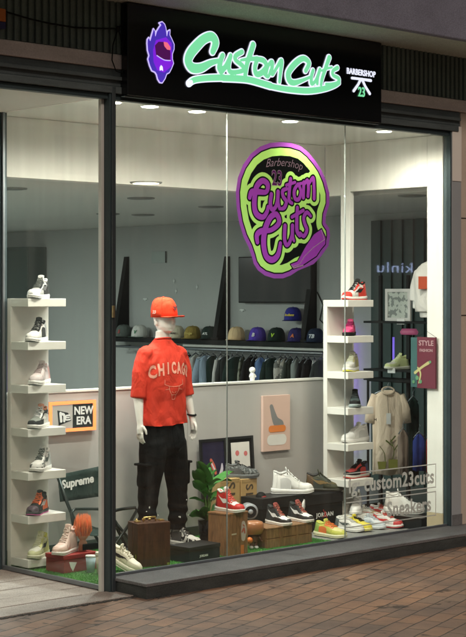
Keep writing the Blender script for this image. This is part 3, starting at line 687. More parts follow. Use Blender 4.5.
def woodm(name, c, scale=2.):
    m = bpy.data.materials.new(name); m.use_nodes = True; n = m.node_tree.nodes; l = m.node_tree.links; b = n['Principled BSDF']
    tc = n.new('ShaderNodeTexCoord'); mp = n.new('ShaderNodeMapping'); mp.inputs['Scale'].default_value = (14, 14, scale); l.new(tc.outputs['Object'], mp.inputs[0])
    nz = n.new('ShaderNodeTexNoise'); nz.inputs['Scale'].default_value = 3; nz.inputs['Detail'].default_value = 7; nz.inputs['Distortion'].default_value = 1.2; l.new(mp.outputs[0], nz.inputs['Vector'])
    cr = n.new('ShaderNodeValToRGB'); cr.color_ramp.elements[0].position = .3; cr.color_ramp.elements[0].color = tuple(x*.55 for x in c)+(1,); cr.color_ramp.elements[1].position = .7; cr.color_ramp.elements[1].color = tuple(x*1.25 for x in c)+(1,)
    l.new(nz.outputs['Fac'], cr.inputs[0]); l.new(cr.outputs[0], b.inputs['Base Color']); b.inputs['Roughness'].default_value = .38; return m
def splotch(name, a, b_, scale, thr=.5):
    m = bpy.data.materials.new(name); m.use_nodes = True; n = m.node_tree.nodes; l = m.node_tree.links; b = n['Principled BSDF']
    tc = n.new('ShaderNodeTexCoord'); nz = n.new('ShaderNodeTexNoise'); nz.inputs['Scale'].default_value = scale; nz.inputs['Detail'].default_value = 3; l.new(tc.outputs['Object'], nz.inputs['Vector'])
    cr = n.new('ShaderNodeValToRGB'); cr.color_ramp.interpolation = 'CONSTANT'; cr.color_ramp.elements[0].color = tuple(a)+(1,); cr.color_ramp.elements[1].position = thr; cr.color_ramp.elements[1].color = tuple(b_)+(1,)
    l.new(nz.outputs['Fac'], cr.inputs[0]); l.new(cr.outputs[0], b.inputs['Base Color']); b.inputs['Roughness'].default_value = .6; return m

# ================================================================ SHELF TOWERS
def tower(label, x0, x1, yb, D, z0, n, pitch, top):
    """back board x0..x1 at y=yb, planks reaching D towards the street; top = height of the top plank's upper face"""
    t = thing('shelf_tower', label, 'shelf tower', (x0, yb, z0)); W_ = x1-x0
    bx('back_board', shelf_w, (0, W_, .0, .045, .0, top-z0-.0), t, .003)
    zs = []
    for i in range(n):
        z = top-z0-i*pitch
        bx('shelf_plank', shelf_w, (0.0, W_, -D, -.001, z-.058, z), t, .003); zs.append(z+z0)
    return zs
# left tower (back board left edge px 8, plank corner px 32 / 66)
YL = 1.13
xa = at(9, 430, Y=YL).x; xb = at(45, 430, Y=YL).x; xc = at(66, 430, Y=YL-.21).x
xl0 = max(.02, xa); xl1 = max(xb, xc)
zt_ = at(40, 298.5, Y=YL-.21).z
zsl = tower('white shelf tower at the left behind the side glass carrying seven sneakers', xl0, xl1, YL, .21, FZ, 7, (zt_-at(40, 558.5, Y=YL-.21).z)/6, zt_)
YR = 1.0
xa = at(327, 430, Y=YR).x; xr1 = at(373.5, 430, Y=YR-.24).x
zt2 = at(350, 300, Y=YR-.24).z
zsr = tower('white shelf tower at the right beside the portal carrying six sneakers', xa, xr1, YR, .24, FZ, 7, (zt2-at(350, 480.5, Y=YR-.24).z)/5, zt2)
grp = 'sneakers on the left shelf tower'
def onshelf(px, Y, z): p = at(px, 0, Y=Y); return (p.x, Y, z+.001)
W8 = (.78, .77, .74); BK = (.02, .02, .022); GR = (.35, .35, .34)
YS = YL-.12
L_ = [
 (40, dict(up=GR, sole=W8, swoosh=(.1,.1,.1), lace=(.1,.11,.1), heel=BK, collar=W8, tongue=W8, high=.6, toecap=W8, strap=BK), 'grey and white sneaker with black laces on the top plank of the left tower'),
 (38, dict(up=W8, sole=W8, collar=BK, tongue=BK, lace=BK, strap=BK, heel=GR, high=.7), 'white sneaker with a black knitted ankle on the second plank of the left tower'),
 (41, dict(up=(.62,.55,.55), sole=W8, toe=(.7,.6,.6), lace=(.5,.4,.4), heel=(.55,.3,.28), high=.2, chunky=1.2), 'pale pink and white sneaker on the third plank of the left tower'),
 (40, dict(up=BK, sole=W8, toe=(.25,.27,.25), strap=(.75,.75,.7), collar=(.75,.3,.16), tongue=(.75,.32,.2), lace=(.7,.7,.7), high=.6, swoosh=W8), 'black sneaker with an orange lining on the fourth plank of the left tower'),
 (42, dict(up=W8, sole=W8, swoosh=(.05,.07,.06), heel=(.4,.42,.4), lace=(.1,.12,.1), speck=splotch('grey_camo', (.12,.13,.13), (.72,.71,.68), 26, .46), toe=W8, high=.7), 'white and grey high top with black marks on the fifth plank of the left tower'),
 (39, dict(up=BK, sole=(.03,.03,.03), out=(.55,.08,.30), toecap=(.07,.04,.06), strap=(.8,.16,.05), lace=(.8,.18,.06), high=.5, swoosh=(.5,.5,.5)), 'black sneaker with orange laces and pink sole on the sixth plank of the left tower'),
 (40, dict(up=(.60,.62,.36), sole=(.70,.70,.52), toe=(.68,.68,.58), heel=(.62,.62,.25), swoosh=BK, strap=(.55,.58,.2), collar=(.6,.62,.1), lace=(.7,.7,.5), high=.75), 'pale yellow high top with black side patch on the lowest plank of left tower')]
for i, (px, kw, lab) in enumerate(L_):
    shoe(lab, onshelf(px, YS, zsl[i]), 212, L=.29, group=grp, **{**kw, 'high': max(.55, kw.get('high', 0))})
grp = 'sneakers on the right shelf tower'
YT = YR-.12; RD = (.62, .045, .03)
R_ = [
 (356, 186, dict(up=W8, sole=W8, out=RD, toecap=RD, heel=RD, swoosh=BK, collar=BK, strap=RD, lace=BK, tongue=BK, high=.7), 'red white and black high top on the top plank of the right tower'),
 (350, 215, dict(up=(.62,.05,.18), sole=BK, toe=(.66,.08,.22), lace=(.3,.02,.1), collar=(.2,.02,.07), high=.1), 'crimson pink sneaker with a black sole on the second plank of the right tower'),
 (352, 208, dict(up=(.55,.54,.48), sole=W8, out=(.75,.72,.05), heel=(.6,.58,.3), lace=(.6,.6,.45), toe=(.6,.6,.58), strap=(.55,.5,.25), high=.4, chunky=1.2), 'beige and white runner with a yellow sole on the third plank of the right tower'),
 (355, 222, dict(up=BK, sole=(.3,.36,.36), lace=(.05,.06,.06), high=.2, toe=(.05,.07,.07)), 'black sneaker with grey sole seen nose on at the fourth plank of the right tower'),
 (357, 180, dict(up=W8, sole=W8, lace=(.65,.65,.63), heel=(.6,.6,.58), strap=(.66,.66,.64), high=.4, chunky=1.3), 'plain white sneaker on the fifth plank of the right tower'),
 (358, 185, dict(up=BK, sole=(.6,.55,.5), out=RD, heel=(.05,.06,.12), strap=(.5,.05,.04), toe=(.4,.05,.05), lace=BK, high=.3), 'black and red sneaker on the sixth plank of the right tower')]
for i, (px, hd, kw, lab) in enumerate(R_):
    shoe(lab, onshelf(px, YT, zsr[i]), hd, group=grp, **kw)
shoe('white rounded sneaker on the lowest plank of the right tower', onshelf(357, YT, zsr[6]), 215, group=grp, up=W8, sole=W8, strap=(.5,.5,.55), heel=(.5,.5,.5), lace=(.4,.4,.4), high=.6, chunky=1.2)

# ================================================================ DISPLAY GOODS
def fl(px, py, z=FZ+.008): return at(px, py, Z=z)
def fb(px, py, back):
    p = fl(px, py); y = p.y+back; return Vector((at(px, 0, Y=y).x, y, p.z))
# lit cap-brand sign on the partition
a = at(48.5, 416, Y=PY-.03); b = at(95, 416, Y=PY-.03); zt = at(70, 401, Y=PY-.03).z; zb = at(70, 431.5, Y=PY-.03).z
t = thing('light_sign', 'lit orange edged sign reading NEW ERA on the grey partition', 'sign', (a.x, PY-.032, zb)); w_ = b.x-a.x; h_ = zt-zb
bx('sign_box', mat('sign_edge_dark', (.1, .05, .03), .5), (0, w_, .0, .03, 0, h_), t, .003)
og = emis('orange_glow', (1, .22, .06), 2.2); f_ = .024
MB().box(0, w_, -.012, -.001, 0, f_).box(0, w_, -.012, -.001, h_-f_, h_).box(0, f_, -.0125, -.001, f_, h_-f_).box(w_-f_, w_, -.0125, -.001, f_, h_-f_).build('glowing_frame', og, t)
bx('white_field', emis('sign_white', (.62, .58, .52), .35), (f_+.002, w_*.50, -.006, -.001, f_+.002, h_-f_-.002), t, 0)
bx('black_field', black, (w_*.502, w_-f_-.002, -.006, -.001, f_+.002, h_-f_-.002), t, 0)
wl = emis('sign_letters', (.8, .78, .72), .6)
for k_, s_ in ((.66, 'NEW'), (.33, 'ERA')): MB().text(s_, h_*.36, FR(w_*.735, -.0075, h_*k_) @ Matrix.Diagonal((.95, 1, 1, 1)), .001, .03).build('lettering', wl, t)
D = Draw(0, w_, 0, h_, .002).poly([(w_*.17, h_*.72), (w_*.20, h_*.22), (w_*.47, h_*.36), (w_*.40, h_*.62)]); D.into(mb := MB(), FR(0, -.0075, 0)); mb.build('flag_emblem', black, t)
D = D.blank(); D.stroke([(w_*.235, h_*.62, .011), (w_*.25, h_*.36, .011)], False).stroke([(w_*.235, h_*.60, .010), (w_*.31, h_*.56, .010), (w_*.315, h_*.36, .010)]).stroke([(w_*.43, h_*.54, .006), (w_*.35, h_*.52, .006), (w_*.35, h_*.40, .006), (w_*.44, h_*.40, .006)]).stroke([(w_*.35, h_*.47, .005), (w_*.42, h_*.47, .005)], False)
D.into(mb := MB(), FR(0, -.009, 0)); mb.build('flag_letter', wl, t)

# folding chair
p0 = fl(60, 548); t = thing('folding_chair', 'black folding director chair with the word Supreme across its backrest', 'folding chair', (at(79, 0, Y=1.0).x, 1.0, FZ), R(8))
bk = mat('chair_tube', (.02, .03, .028), .35, .5); cl = colmat((.02, .035, .03), .85, 'cloth')
pk = lambda u, v, Y: at(u, v, Y=Y)-Vector(t.location)
MR = Matrix.Rotation(-R(8), 3, 'Z')
q = lambda u, v, Y: MR @ pk(u, v, Y)
MB().tube([q(58, 477, 1.20), q(68, 505, 1.13), q(80, 533, 1.05), q(92, 556, 0.99)], .013, 10).build('rear_post', bk, t, True)
MB().tube([q(101, 466, 1.20), q(106, 500, 1.15), q(118, 530, 1.10), q(127, 548, 1.07)], .013, 10).build('rear_post', bk, t, True)
MB().tube([q(79, 536, 0.87), q(73, 524, 0.85), q(71, 513, 0.85), q(75, 509, 0.87), q(96, 509, 1.07), q(106, 509, 1.13)], .011, 10).build('armrest', bk, t, True)
MB().tube([q(108, 512, 0.87), q(122, 509, 0.99), q(135, 507.5, 1.17), q(137, 510, 1.17), q(128, 526, 1.09), q(114, 546, 0.93)], .012, 10).build('armrest', bk, t, True)
MB().tube([q(108, 510, 1.17), q(117, 524, 1.11), q(132, 543, 0.99)], .011, 10).build('cross_leg', bk, t, True)
MB().tube([q(84, 515, 1.17), q(92, 530, 1.07), q(104, 551, 0.93)], .011, 10).build('cross_leg', bk, t, True)
V = []
for j in range(7):
    for i in range(13):
        u = i/12; v = j/6; px_ = 57.5+(101-57.5)*u+2.5*v*(1); py_ = (475-9*u)+(27+3*u)*v
        V.append(q(px_, py_, 1.20-.05*v+.035*math.sin(math.pi*u)))
MB().add(V, [(j*13+i, j*13+i+1, (j+1)*13+i+1, (j+1)*13+i) for j in range(6) for i in range(12)]).build('backrest', cl, t, True, solid=.004)
V = [q(78, 530, 0.87), q(107, 533, 0.87), q(118, 527, 1.13), q(84, 522, 1.13)]
V2 = []
for i in range(7):
    for j in range(7):
        a_ = V[0].lerp(V[1], i/6); b_ = V[3].lerp(V[2], i/6); c_ = a_.lerp(b_, j/6); c_.z -= .03*math.sin(math.pi*i/6); V2.append(c_)
MB().add(V2, [(j*7+i, j*7+i+1, (j+1)*7+i+1, (j+1)*7+i) for j in range(6) for i in range(6)]).build('seat', cl, t, True, solid=.004)
# word on the backrest, following its cloth
lt = MB(); A0 = q(60, 485.5, 1.195); A1 = q(93, 478.5, 1.20); ex = (A1-A0).normalized(); up_ = Vector((0, .12, 1)).normalized(); n_ = ex.cross(up_).normalized()
Mx = Matrix(((ex.x, up_.x, n_.x, 0), (ex.y, up_.y, n_.y, 0), (ex.z, up_.z, n_.z, 0), (0, 0, 0, 1)))
lt.text('Supreme', (A1-A0).length*.27, Matrix.Translation((A0+A1)/2+n_*.012) @ Mx, .001, .035, .12).build('lettering', mat('print_white', (.78, .78, .75), .6), t)

# red shoe box, pale high top, orange haired toy, white bag and pale shoe
a = fl(68, 574); t = carton('shoe_box', 'dark red shoe box with a white mark at the foot of the left display', 'shoe box', (a.x+.13, a.y+.13, FZ+.007), 2, .30, .20, .125, (.28, .035, .028), (.32, .03, .025))
D = Draw(-.05, .05, -.05, .05, .002).poly([(-.035, .03), (.035, .02), (.0, -.04), (-.02, -.01)]); D.into(mb := MB(), FR(-.07, -.1015, .048)); mb.build('front_mark', mat('print_white', (.78, .78, .75), .6), t)
rb_ = t.location.copy()
shoe('pale pink high top standing on the dark red shoe box', (rb_.x-.05, rb_.y-.01, FZ+.134), 205, up=(.72,.50,.42), sole=(.8,.74,.68), toe=(.75,.55,.48), lace=(.75,.6,.52), high=1., strap=(.74,.54,.46))
p = at(88, 545, Y=rb_.y-.02)
t = thing('troll_toy', 'small toy figure with tall orange hair beside the pale high top', 'toy', (rb_.x+.085, rb_.y-.02, FZ+.134))
fig = MB().rings([(0,0,0,.03,.025),(0,0,.05,.035,.03),(0,0,.08,.02,.02)], 14).ball((0, 0, .115), .042, .038, .04, 10)
fused(fig, .004, 4).build('toy_body', colmat((.45, .2, .1), .6, 'plastic'), t, True)
hr = MB(); random.seed(4)
for i in range(170):
    a_ = random.uniform(0, 6.28); r0 = random.uniform(.0, .042); tip = Vector((r0*1.5*math.cos(a_), r0*1.3*math.sin(a_), .17+random.uniform(0, .10)))
    b0 = Vector((r0*1.1*math.cos(a_), r0*math.sin(a_), .11)); mid = b0.lerp(tip, .5)+Vector((math.cos(a_)*.014, math.sin(a_)*.012, 0))
    hr.tube([b0, mid, tip], [.0062, .0045, .0008], 7)
hr.build('hair', colmat((.72, .17, .04), .7, 'fur'), t, True)
bx('black_band', black, (-.035, .14, -.046, -.04, .01, .055), t, .003)
p = fl(92, 573); t = thing('paper_cup', 'pale blue paper cup in front of the dark red shoe box', 'cup', (p.x+.02, p.y+.04, FZ+.007))
MB().rings([(0,0,0,.027,.027),(0,0,.11,.036,.036)], 24).build('cup_body', colmat((.45, .62, .70), .5, 'paper'), t, True); MB().rings([(0,0,.1105,.039,.039),(0,0,.118,.037,.037)], 24).build('lid', colmat((.8,.8,.78), .4, 'plastic'), t)
p = fl(112, 574); t = thing('white_tub', 'cream tub standing just right of the corner post', 'tub', (p.x-.03, p.y+.06, FZ+.007))
MB().rings([(0,0,0,.045,.045),(0,0,.13,.055,.055)], 24).build('tub_body', colmat((.62,.57,.45), .6, 'plastic'), t, True); MB().rings([(0,0,.1305,.058,.058),(0,0,.15,.056,.056)], 24).build('lid', colmat((.75,.7,.6), .5, 'plastic'), t)
p = fl(122, 572)
shoe('cream slide sandal tipped on its side at the left end of the front glass', (p.x+.0, p.y+.05, FZ+.055), -62, L=.31, up=(.80,.74,.60), sole=(.84,.80,.68), swoosh=BK, lace=(.8,.75,.62), toe=(.82,.77,.64), high=0, chunky=1.5, pitch=24)

# wooden record case
p = fl(131, 567); WD = woodm('dark_walnut', (.075, .03, .015)); bl_ = fl(133, 566)
t = thing('wooden_case', 'upright dark walnut case with brass fittings in front of the mannequin', 'case', tuple(fb(149, 568, .10)), R(-14))
bx('case_body', WD, (-.13, .13, -.085, .0, .0, .315), t, .005); bx('case_back', WD, (-.13, .13, .002, .085, .0, .315), t, .005)
bs = mat('brass', (.75, .55, .2), .3, .9)
MB().tube([(-.05, -.01, .317), (-.045, -.01, .345), (.045, -.01, .345), (.05, -.01, .317)], .007, 8).build('handle', bs, t, True)
for xx in (-.095, .095): bx('clasp', bs, (xx-.016, xx+.016, -.025, .022, .3155, .325), t, .002)
MB().ball((.02, .03, .325), .012, .012, .01, 6).ball((-.02, .045, .325), .014, .012, .01, 6).ball((-.075, .05, .322), .01).build('trinkets', bs, t, True)
MB().box(-.1312, -.1302, -.06, -.045, .06, .09).box(-.1312, -.1302, .04, .055, .06, .09).build('hinge', bs, t)
for xx in (-.122, .104): bx('corner_guard', bs, (xx, xx+.018, -.0865, -.0853, .004, .022), t, 0)
# black shoe box with a little light lettering
a = fl(176, 561); b = fl(214, 557)
t = carton('shoe_box', 'black shoe box with small white lettering in front of the mannequin foot', 'shoe box', tuple(fb(195, 563, .12)), 4, .32, .20, .115, (.012, .013, .014), (.01, .01, .011))
MB().text('JORDAN', .022, FR(-.01, -.1015, .04), .0008, .03).build('lettering', mat('print_white', (.78, .78, .75), .6), t)
# ================================================================ MANNEQUIN
mx_, my_ = at(163.5, 0, Y=.93).x, .93; B0 = FZ+.045
t = thing('mannequin', 'white mannequin in a red cap, red CHICAGO shirt and black cargo trousers', 'mannequin', (mx_, my_, FZ+.007), R(0))
mw = mat('mannequin_white', (.80, .79, .75), .3, var=.02, coat=.3)
k0 = B0-(FZ+.007)                     # base plate thickness in local terms
H = lambda z: z-(FZ+.007)             # world height -> local
body = MB()
# neck and head (front is -Y, turned a little towards +X)
body.rings([(0, .02, H(1.42), .075, .062), (0, .018, H(1.50), .060, .058), (0, .010, H(1.56), .056, .057), (0, .004, H(1.60), .056, .058)], 24)
body.rings([(.004, -.012, H(1.585), .030, .046), (.006, -.018, H(1.60), .048, .072), (.006, -.016, H(1.63), .062, .088), (.006, -.008, H(1.67), .071, .096), (.006, .0, H(1.71), .075, .099), (.006, .004, H(1.75), .074, .097), (.006, .005, H(1.785), .058, .077), (.006, .005, H(1.80), .03, .04)], 28)
body.rings([(.006, -.098, H(1.652), .010, .010), (.006, -.110, H(1.664), .013, .013), (.006, -.106, H(1.685), .009, .010), (.006, -.096, H(1.70), .006, .008)], 12)     # nose
body.ball((.006, -.092, H(1.636)), .019, .011, .006, 8); body.ball((.006, -.090, H(1.626)), .017, .011, .006, 8); body.ball((.006, -.082, H(1.605)), .02, .014, .013, 8)
for sx in (-1, 1):
    body.ball((.006+sx*.074, .012, H(1.665)), .008, .017, .028, 8); body.ball((.006+sx*.028, -.084, H(1.685)), .014, .008, .008, 8)
# torso under the shirt
body.rings([(0, .01, H(.86), .13, .09), (0, .0, H(1.0), .125, .085), (0, .0, H(1.2), .145, .10), (0, .005, H(1.36), .14, .09), (0, .012, H(1.43), .10, .07), (0, .015, H(1.47), .06, .055)], 28)
hands = []
for sx in (-1, 1):
    sh = Vector((sx*.135, .01, H(1.385))); el = Vector((sx*.236, .02, H(1.16))); wr = Vector((sx*.262, -.035, H(.925)))
    body.tube([sh, sh.lerp(el, .5), el, el.lerp(wr, .3), el.lerp(wr, .7), wr], [.045, .042, .038, .039, .031, .024], 16)
    body.ball(el, .038, .038, .038, 10); body.ball(sh, .046, .046, .046, 10)
    # hand: palm, four unequal fingers, thumb from the side
    pm = wr+Vector((sx*.004, -.008, -.055))
    body.tube([wr, wr+Vector((0, -.004, -.02)), pm, pm+Vector((0, -.004, -.035))], [.024, .024, .027, .024], 12)
    for i, (ln, dy) in enumerate(((.070, -.030), (.080, -.011), (.074, .009), (.060, .027))):
        b0 = pm+Vector((sx*.002, dy*.85, -.030)); k1 = b0+Vector((0, dy*.14, -ln*.45)); k2 = k1+Vector((-sx*.008, -.0, -ln*.32)); k3 = k2+Vector((-sx*.014, 0, -ln*.20))
        body.tube([b0, k1, k2, k3], [.0098, .0092, .0084, .0066], 8); body.ball(k3, .0066, n=5)
    th = pm+Vector((-sx*.006, -.022, .022)); body.tube([th, th+Vector((-sx*.008, -.024, -.028)), th+Vector((-sx*.012, -.030, -.056))], [.014, .011, .008], 8)
    body.ball(th+Vector((-sx*.012, -.030, -.056)), .008, n=5)
fused(body, .0045, 3).build('body', mw, t, True)
MB().tube([Vector((.262+.03*math.cos(a), -.028+.03*math.sin(a), H(.952)+.004*math.sin(a))) for a in [i*math.pi/9 for i in range(19)]], .008, 8).build('wrist_band', black, t, True)
# shirt
def folds(v, n):
    f = .5*math.sin(v.x*38+v.z*9+2*noise.noise(v*6))*max(0, min(1, (H(1.32)-v.z)*3)) + noise.noise(Vector((v.x*9, v.y*9, v.z*4)))*1.5
    f += .7*max(0, 1-abs(abs(v.x)-.16)/.09)*max(0, min(1, (v.z-H(1.15))*5))*math.sin((v.z+abs(v.x)*1.3)*62)
    f += .9*max(0, (H(1.0)-v.z)*8)*math.sin(v.x*55+v.z*30)
    f += 1.2*max(0, noise.noise(Vector((v.x*5+v.z*3, v.y*5, v.z*7-v.x*4)))-.12)*(2 if abs(v.x) < .19 else .5)
    return n*f*.0075
sh_ = MB()
sh_.rings([(0, .005, H(.84), .205, .124), (0, .005, H(.90), .204, .122), (0, .003, H(1.0), .198, .120), (0, 0, H(1.15), .192, .120), (0, 0, H(1.28), .196, .122), (0, .003, H(1.36), .196, .118), (0, .008, H(1.42), .178, .106), (0, .012, H(1.475), .150, .086), (0, .014, H(1.512), .094, .072), (0, .012, H(1.538), .066, .063)], 40, p=2.3)
for sx in (-1, 1):
    a_ = Vector((sx*.158, .01, H(1.418))); b_ = Vector((sx*.214, .012, H(1.28))); c_ = Vector((sx*.242, .008, H(1.10)))
    sh_.tube([a_, a_.lerp(b_, .5), b_, b_.lerp(c_, .5), c_], [.068, .071, .063, .058, .060], 22); sh_.ball(a_, .071, .074, .071, 12)
red = mat('shirt_red', (.64, .052, .030), .85, var=.06, scale=6, bump=.12, bscale=180, sheen=0)
sm_ = fused(sh_, .0065, 5, folds)
for v in sm_.v:          # cut hem and sleeve ends straight
    if v.z < H(.893)+.006*math.sin(v.x*14): v.z = H(.893)+.006*math.sin(v.x*14)
    if abs(v.x) > .212 and v.z < H(1.098): v.z = H(1.098)
sm_.build('shirt', red, t, True)
MB().tube([(.0625*math.cos(a), .012+.060*math.sin(a)-.003, H(1.540)-.008*math.sin(-a)*-1) for a in [i*math.pi/12 for i in range(25)]], .0065, 8).build('neckband', red, t, True)
bvh = BVHTree.FromPolygons([tuple(v) for v in sm_.v], sm_.f)
def project(mb, off=.0025, maxlen=.012):
    bm = bmesh.new(); vs = [bm.verts.new(v) for v in mb.v]
    for f in mb.f:
        try: bm.faces.new([vs[i] for i in f])
        except ValueError: pass
    bmesh.ops.remove_doubles(bm, verts=bm.verts, dist=1e-6); bmesh.ops.triangulate(bm, faces=bm.faces)
    for _ in range(4):
        es = [e for e in bm.edges if e.calc_length() > maxlen]
        if not es: break
        bmesh.ops.subdivide_edges(bm, edges=es, cuts=1); bmesh.ops.triangulate(bm, faces=bm.faces)
    out = MB(); bm.verts.index_update(); V = []
    for v in bm.verts:
        hit = bvh.ray_cast(Vector((v.co.x, -1, v.co.z)), Vector((0, 1, 0)))
        V.append(Vector((v.co.x, (hit[0].y if hit[0] else -.13)-off, v.co.z)))
    out.add(V, [tuple(q.index for q in f.verts) for f in bm.faces]); bm.free(); return out
prn = mat('print_salmon', (.84, .40, .31), .85)
# arched CHICAGO: thick block letters bent on an arc
lt = MB(); word = 'CHICAGO'; wd = .335
for i, ch in enumerate(word):
    u = (i-3)/3; x_ = u*wd/2*(1 if ch != 'I' else 1); zc = H(1.32)-.030*u*u; sc = 1-.10*(1-abs(u))
    m1 = MB().text(ch, .106, Matrix.Identity(4), .0, .045)
    for v in m1.v: v.x, v.y, v.z = x_+v.x*.62, 0, zc+v.y*(1.18 if True else 1)*sc+(-.16*u)*v.x*.6
    lt.add(m1.v, m1.f)
project(lt).build('chest_lettering', prn, t)
# line drawing below: a plain horned outline
D = Draw(-.12, .12, H(1.05), H(1.27), .002)
for L in ([(-.085, 1.235), (-.085, 1.20), (-.04, 1.185), (0, 1.182), (.04, 1.185), (.085, 1.20), (.085, 1.235)], [(-.045, 1.185), (-.038, 1.15), (-.02, 1.12), (-.012, 1.085), (.012, 1.085), (.02, 1.12), (.038, 1.15), (.045, 1.185)], [(-.075, 1.16), (-.045, 1.165)], [(.075, 1.16), (.045, 1.165)], [(-.018, 1.145), (-.006, 1.135)], [(.018, 1.145), (.006, 1.135)], [(-.02, 1.12), (.02, 1.12)]):
    D.stroke([(a, H(b), .0017) for a, b in L], False)
mb = MB(); D.into(mb, Matrix.Identity(4)); m1 = MB(); m1.add([(v.x, 0, v.y) for v in mb.v], mb.f); project(m1).build('chest_drawing', mat('print_pale', (.82, .36, .27), .85), t)
# trousers
tr_ = MB(); 
tr_.rings([(0, .01, H(.66), .10, .10), (0, .01, H(.72), .195, .125), (0, .008, H(.80), .195, .125), (0, .005, H(.90), .175, .115), (0, .005, H(.96), .155, .105)], 32)
LX = {-1: (-.145, .01), 1: (.155, -.005)}
for sx in (-1, 1):
    fx, fy = LX[sx]
    tr_.rings([(fx*1.0, fy+.02, H(.085), .058, .066), (fx*1.0, fy+.02, H(.11), .066, .073), (fx*.98, fy+.015, H(.22), .068, .076), (fx*.92, fy+.01, H(.38), .076, .086), (fx*.82, .008, H(.52), .088, .100), (fx*.70, .008, H(.66), .098, .115), (fx*.58, .008, H(.76), .112, .12), (fx*.4, .008, H(.82), .10, .11)], 28)
    tr_.box(fx*.86+sx*.040, fx*.86+sx*.089, -.060, .065, H(.43), H(.60))
def tfold(v, n):
    lo = max(0, (H(.40)-v.z)*2.5)
    return n*(.006*noise.noise(Vector((v.x*7, v.y*7, v.z*13)))+lo*.011*math.sin(v.z*75+v.x*20+2*noise.noise(v*8)))
tb = mat('trouser_black', (.006, .008, .009), .85, var=.2, bump=.2, bscale=150)
tro = fused(tr_, .008, 5, tfold).build('trousers', tb, t, True)
for sx in (-1, 1):
    fx = LX[sx][0]*.86; bx('pocket_flap', tb, (min(fx+sx*.05, fx+sx*.105), max(fx+sx*.05, fx+sx*.0995), -.072, .077, H(.588), H(.606)), t, .006)
sp_ = MB(); random.seed(9)
for i in range(11):
    sx = random.choice((-1, 1)); a_ = random.uniform(-2.6, -.4); z_ = random.uniform(.14, .33)
    sp_.ball((LX[sx][0]+.083*math.cos(a_), LX[sx][1]+.015+.092*math.sin(a_), H(z_)), random.uniform(.003, .007), .004, random.uniform(.003, .010), 4)
sp_.build('paint_flecks', mat('print_white', (.78, .78, .75), .6), t)
bx('stand_plate', mat('plate_grey', (.10, .11, .11), .25, .3), (-.30, .42, -.30, .24, .0, k0), t, .004)
cow = splotch('cow_print', (.02, .02, .022), (.75, .74, .70), 30, .5)
for sx, lab in ((-1, 'black and white patched sneaker on the mannequin foot behind the wooden case'), (1, 'black and white patched sneaker on the mannequin foot behind the black box')):
    fx, fy = LX[sx]
    shoe(lab, (mx_+fx+.005, my_+fy-.035, B0+.001), -80 if sx > 0 else -100, L=.29, up=(.1, .1, .1), sole=W8, toe=(.78, .77, .74), high=.7, speck=cow, lace=BK, group='sneakers on the mannequin feet')
# red cap on the head
hc = cap('red baseball cap with a small dark emblem worn by the mannequin', (mx_+.004, my_-.004, 1.703), -84, (.70, .055, .02), scale=1.13, group=None, logo=None)
D = Draw(-.03, .03, -.03, .03, .0015)
D.poly([(-.024, .012), (-.012, .006), (.012, .006), (.024, .012), (.018, -.002), (.011, -.006), (.007, -.022), (-.007, -.022), (-.011, -.006), (-.018, -.002)])
D.into(mb := MB(), Matrix.Translation((.0995, 0, .068)) @ Matrix.Rotation(R(90), 4, 'Z') @ Matrix.Rotation(R(75), 4, 'X')); mb.build('emblem', colmat((.12, .01, .01), .7, 'cloth'), hc)
MB().text('23', .03, Matrix.Translation((-.01, -.0885, .035)) @ Matrix.Rotation(R(90), 4, 'X'), .001, .02, .2).build('side_lettering', colmat((.85, .6, .55), .7, 'cloth'), hc)

# ================================================================ PLANT, PICTURES, BOXES AND MORE
pt = at(210, 546, Z=FZ+.008)
t = thing('potted_plant', 'green leafy plant in a tall black pot right of the mannequin', 'plant', (pt.x, pt.y+.03, FZ+.007))
MB().rings([(0, 0, 0, .055, .055), (0, 0, .20, .075, .075)], 24).build('pot', blackg, t, True); MB().prism(disc_pts(0, 0, .07), .185, .190).build('soil', dirtm, t)
lfm = mat('leaf_green', (.055, .22, .04), .38, var=.35, scale=12, coat=.2); stm = mat('stem_green', (.10, .20, .05), .6)
def leaf(base, tip, wid, droop, roll=0):
    base = Vector(base); tip = Vector(tip); ax = (tip-base); L_ = ax.length; side = ax.cross(Vector((0, 0, 1))).normalized(); side = Matrix.Rotation(roll, 3, ax.normalized()) @ side; nrm = side.cross(ax).normalized(); V = []
    n = 12
    for i in range(n+1):
        u = i/n; c = base+ax*u+nrm*math.sin(u*math.pi*.9)*droop*L_; w_ = wid*(math.sin(math.pi*min(1, u*.93+.03))**.8)*(1-.25*u)
        wav = .012*math.sin(u*9)
        for j, f in enumerate((-1, -.5, 0, .5, 1)): V.append(c+side*w_*f+nrm*(abs(f)*w_*.35+wav*f*f))
    return MB().add(V, [(i*5+j, i*5+j+1, (i+1)*5+j+1, (i+1)*5+j) for i in range(n) for j in range(4)])
pl = Vector((0, 0, .20)); LV = [((197, 463), .30, .2), ((234, 474), .30, .2), ((192, 482), .28, .3), ((228, 489), .25, .3), ((189, 500), .2, .2), ((214, 462), .3, -.5), ((199, 512), .15, .3), ((226, 506), .15, .4), ((190, 516), .1, .6), ((222, 481), .34, -.3), ((205, 476), .34, .5), ((218, 470), .36, -.2), ((195, 472), .33, .3), ((232, 483), .30, -.3), ((200, 492), .27, .1), ((224, 498), .22, .2), ((209, 468), .38, .1)]
stem = Vector((0, 0, 0))
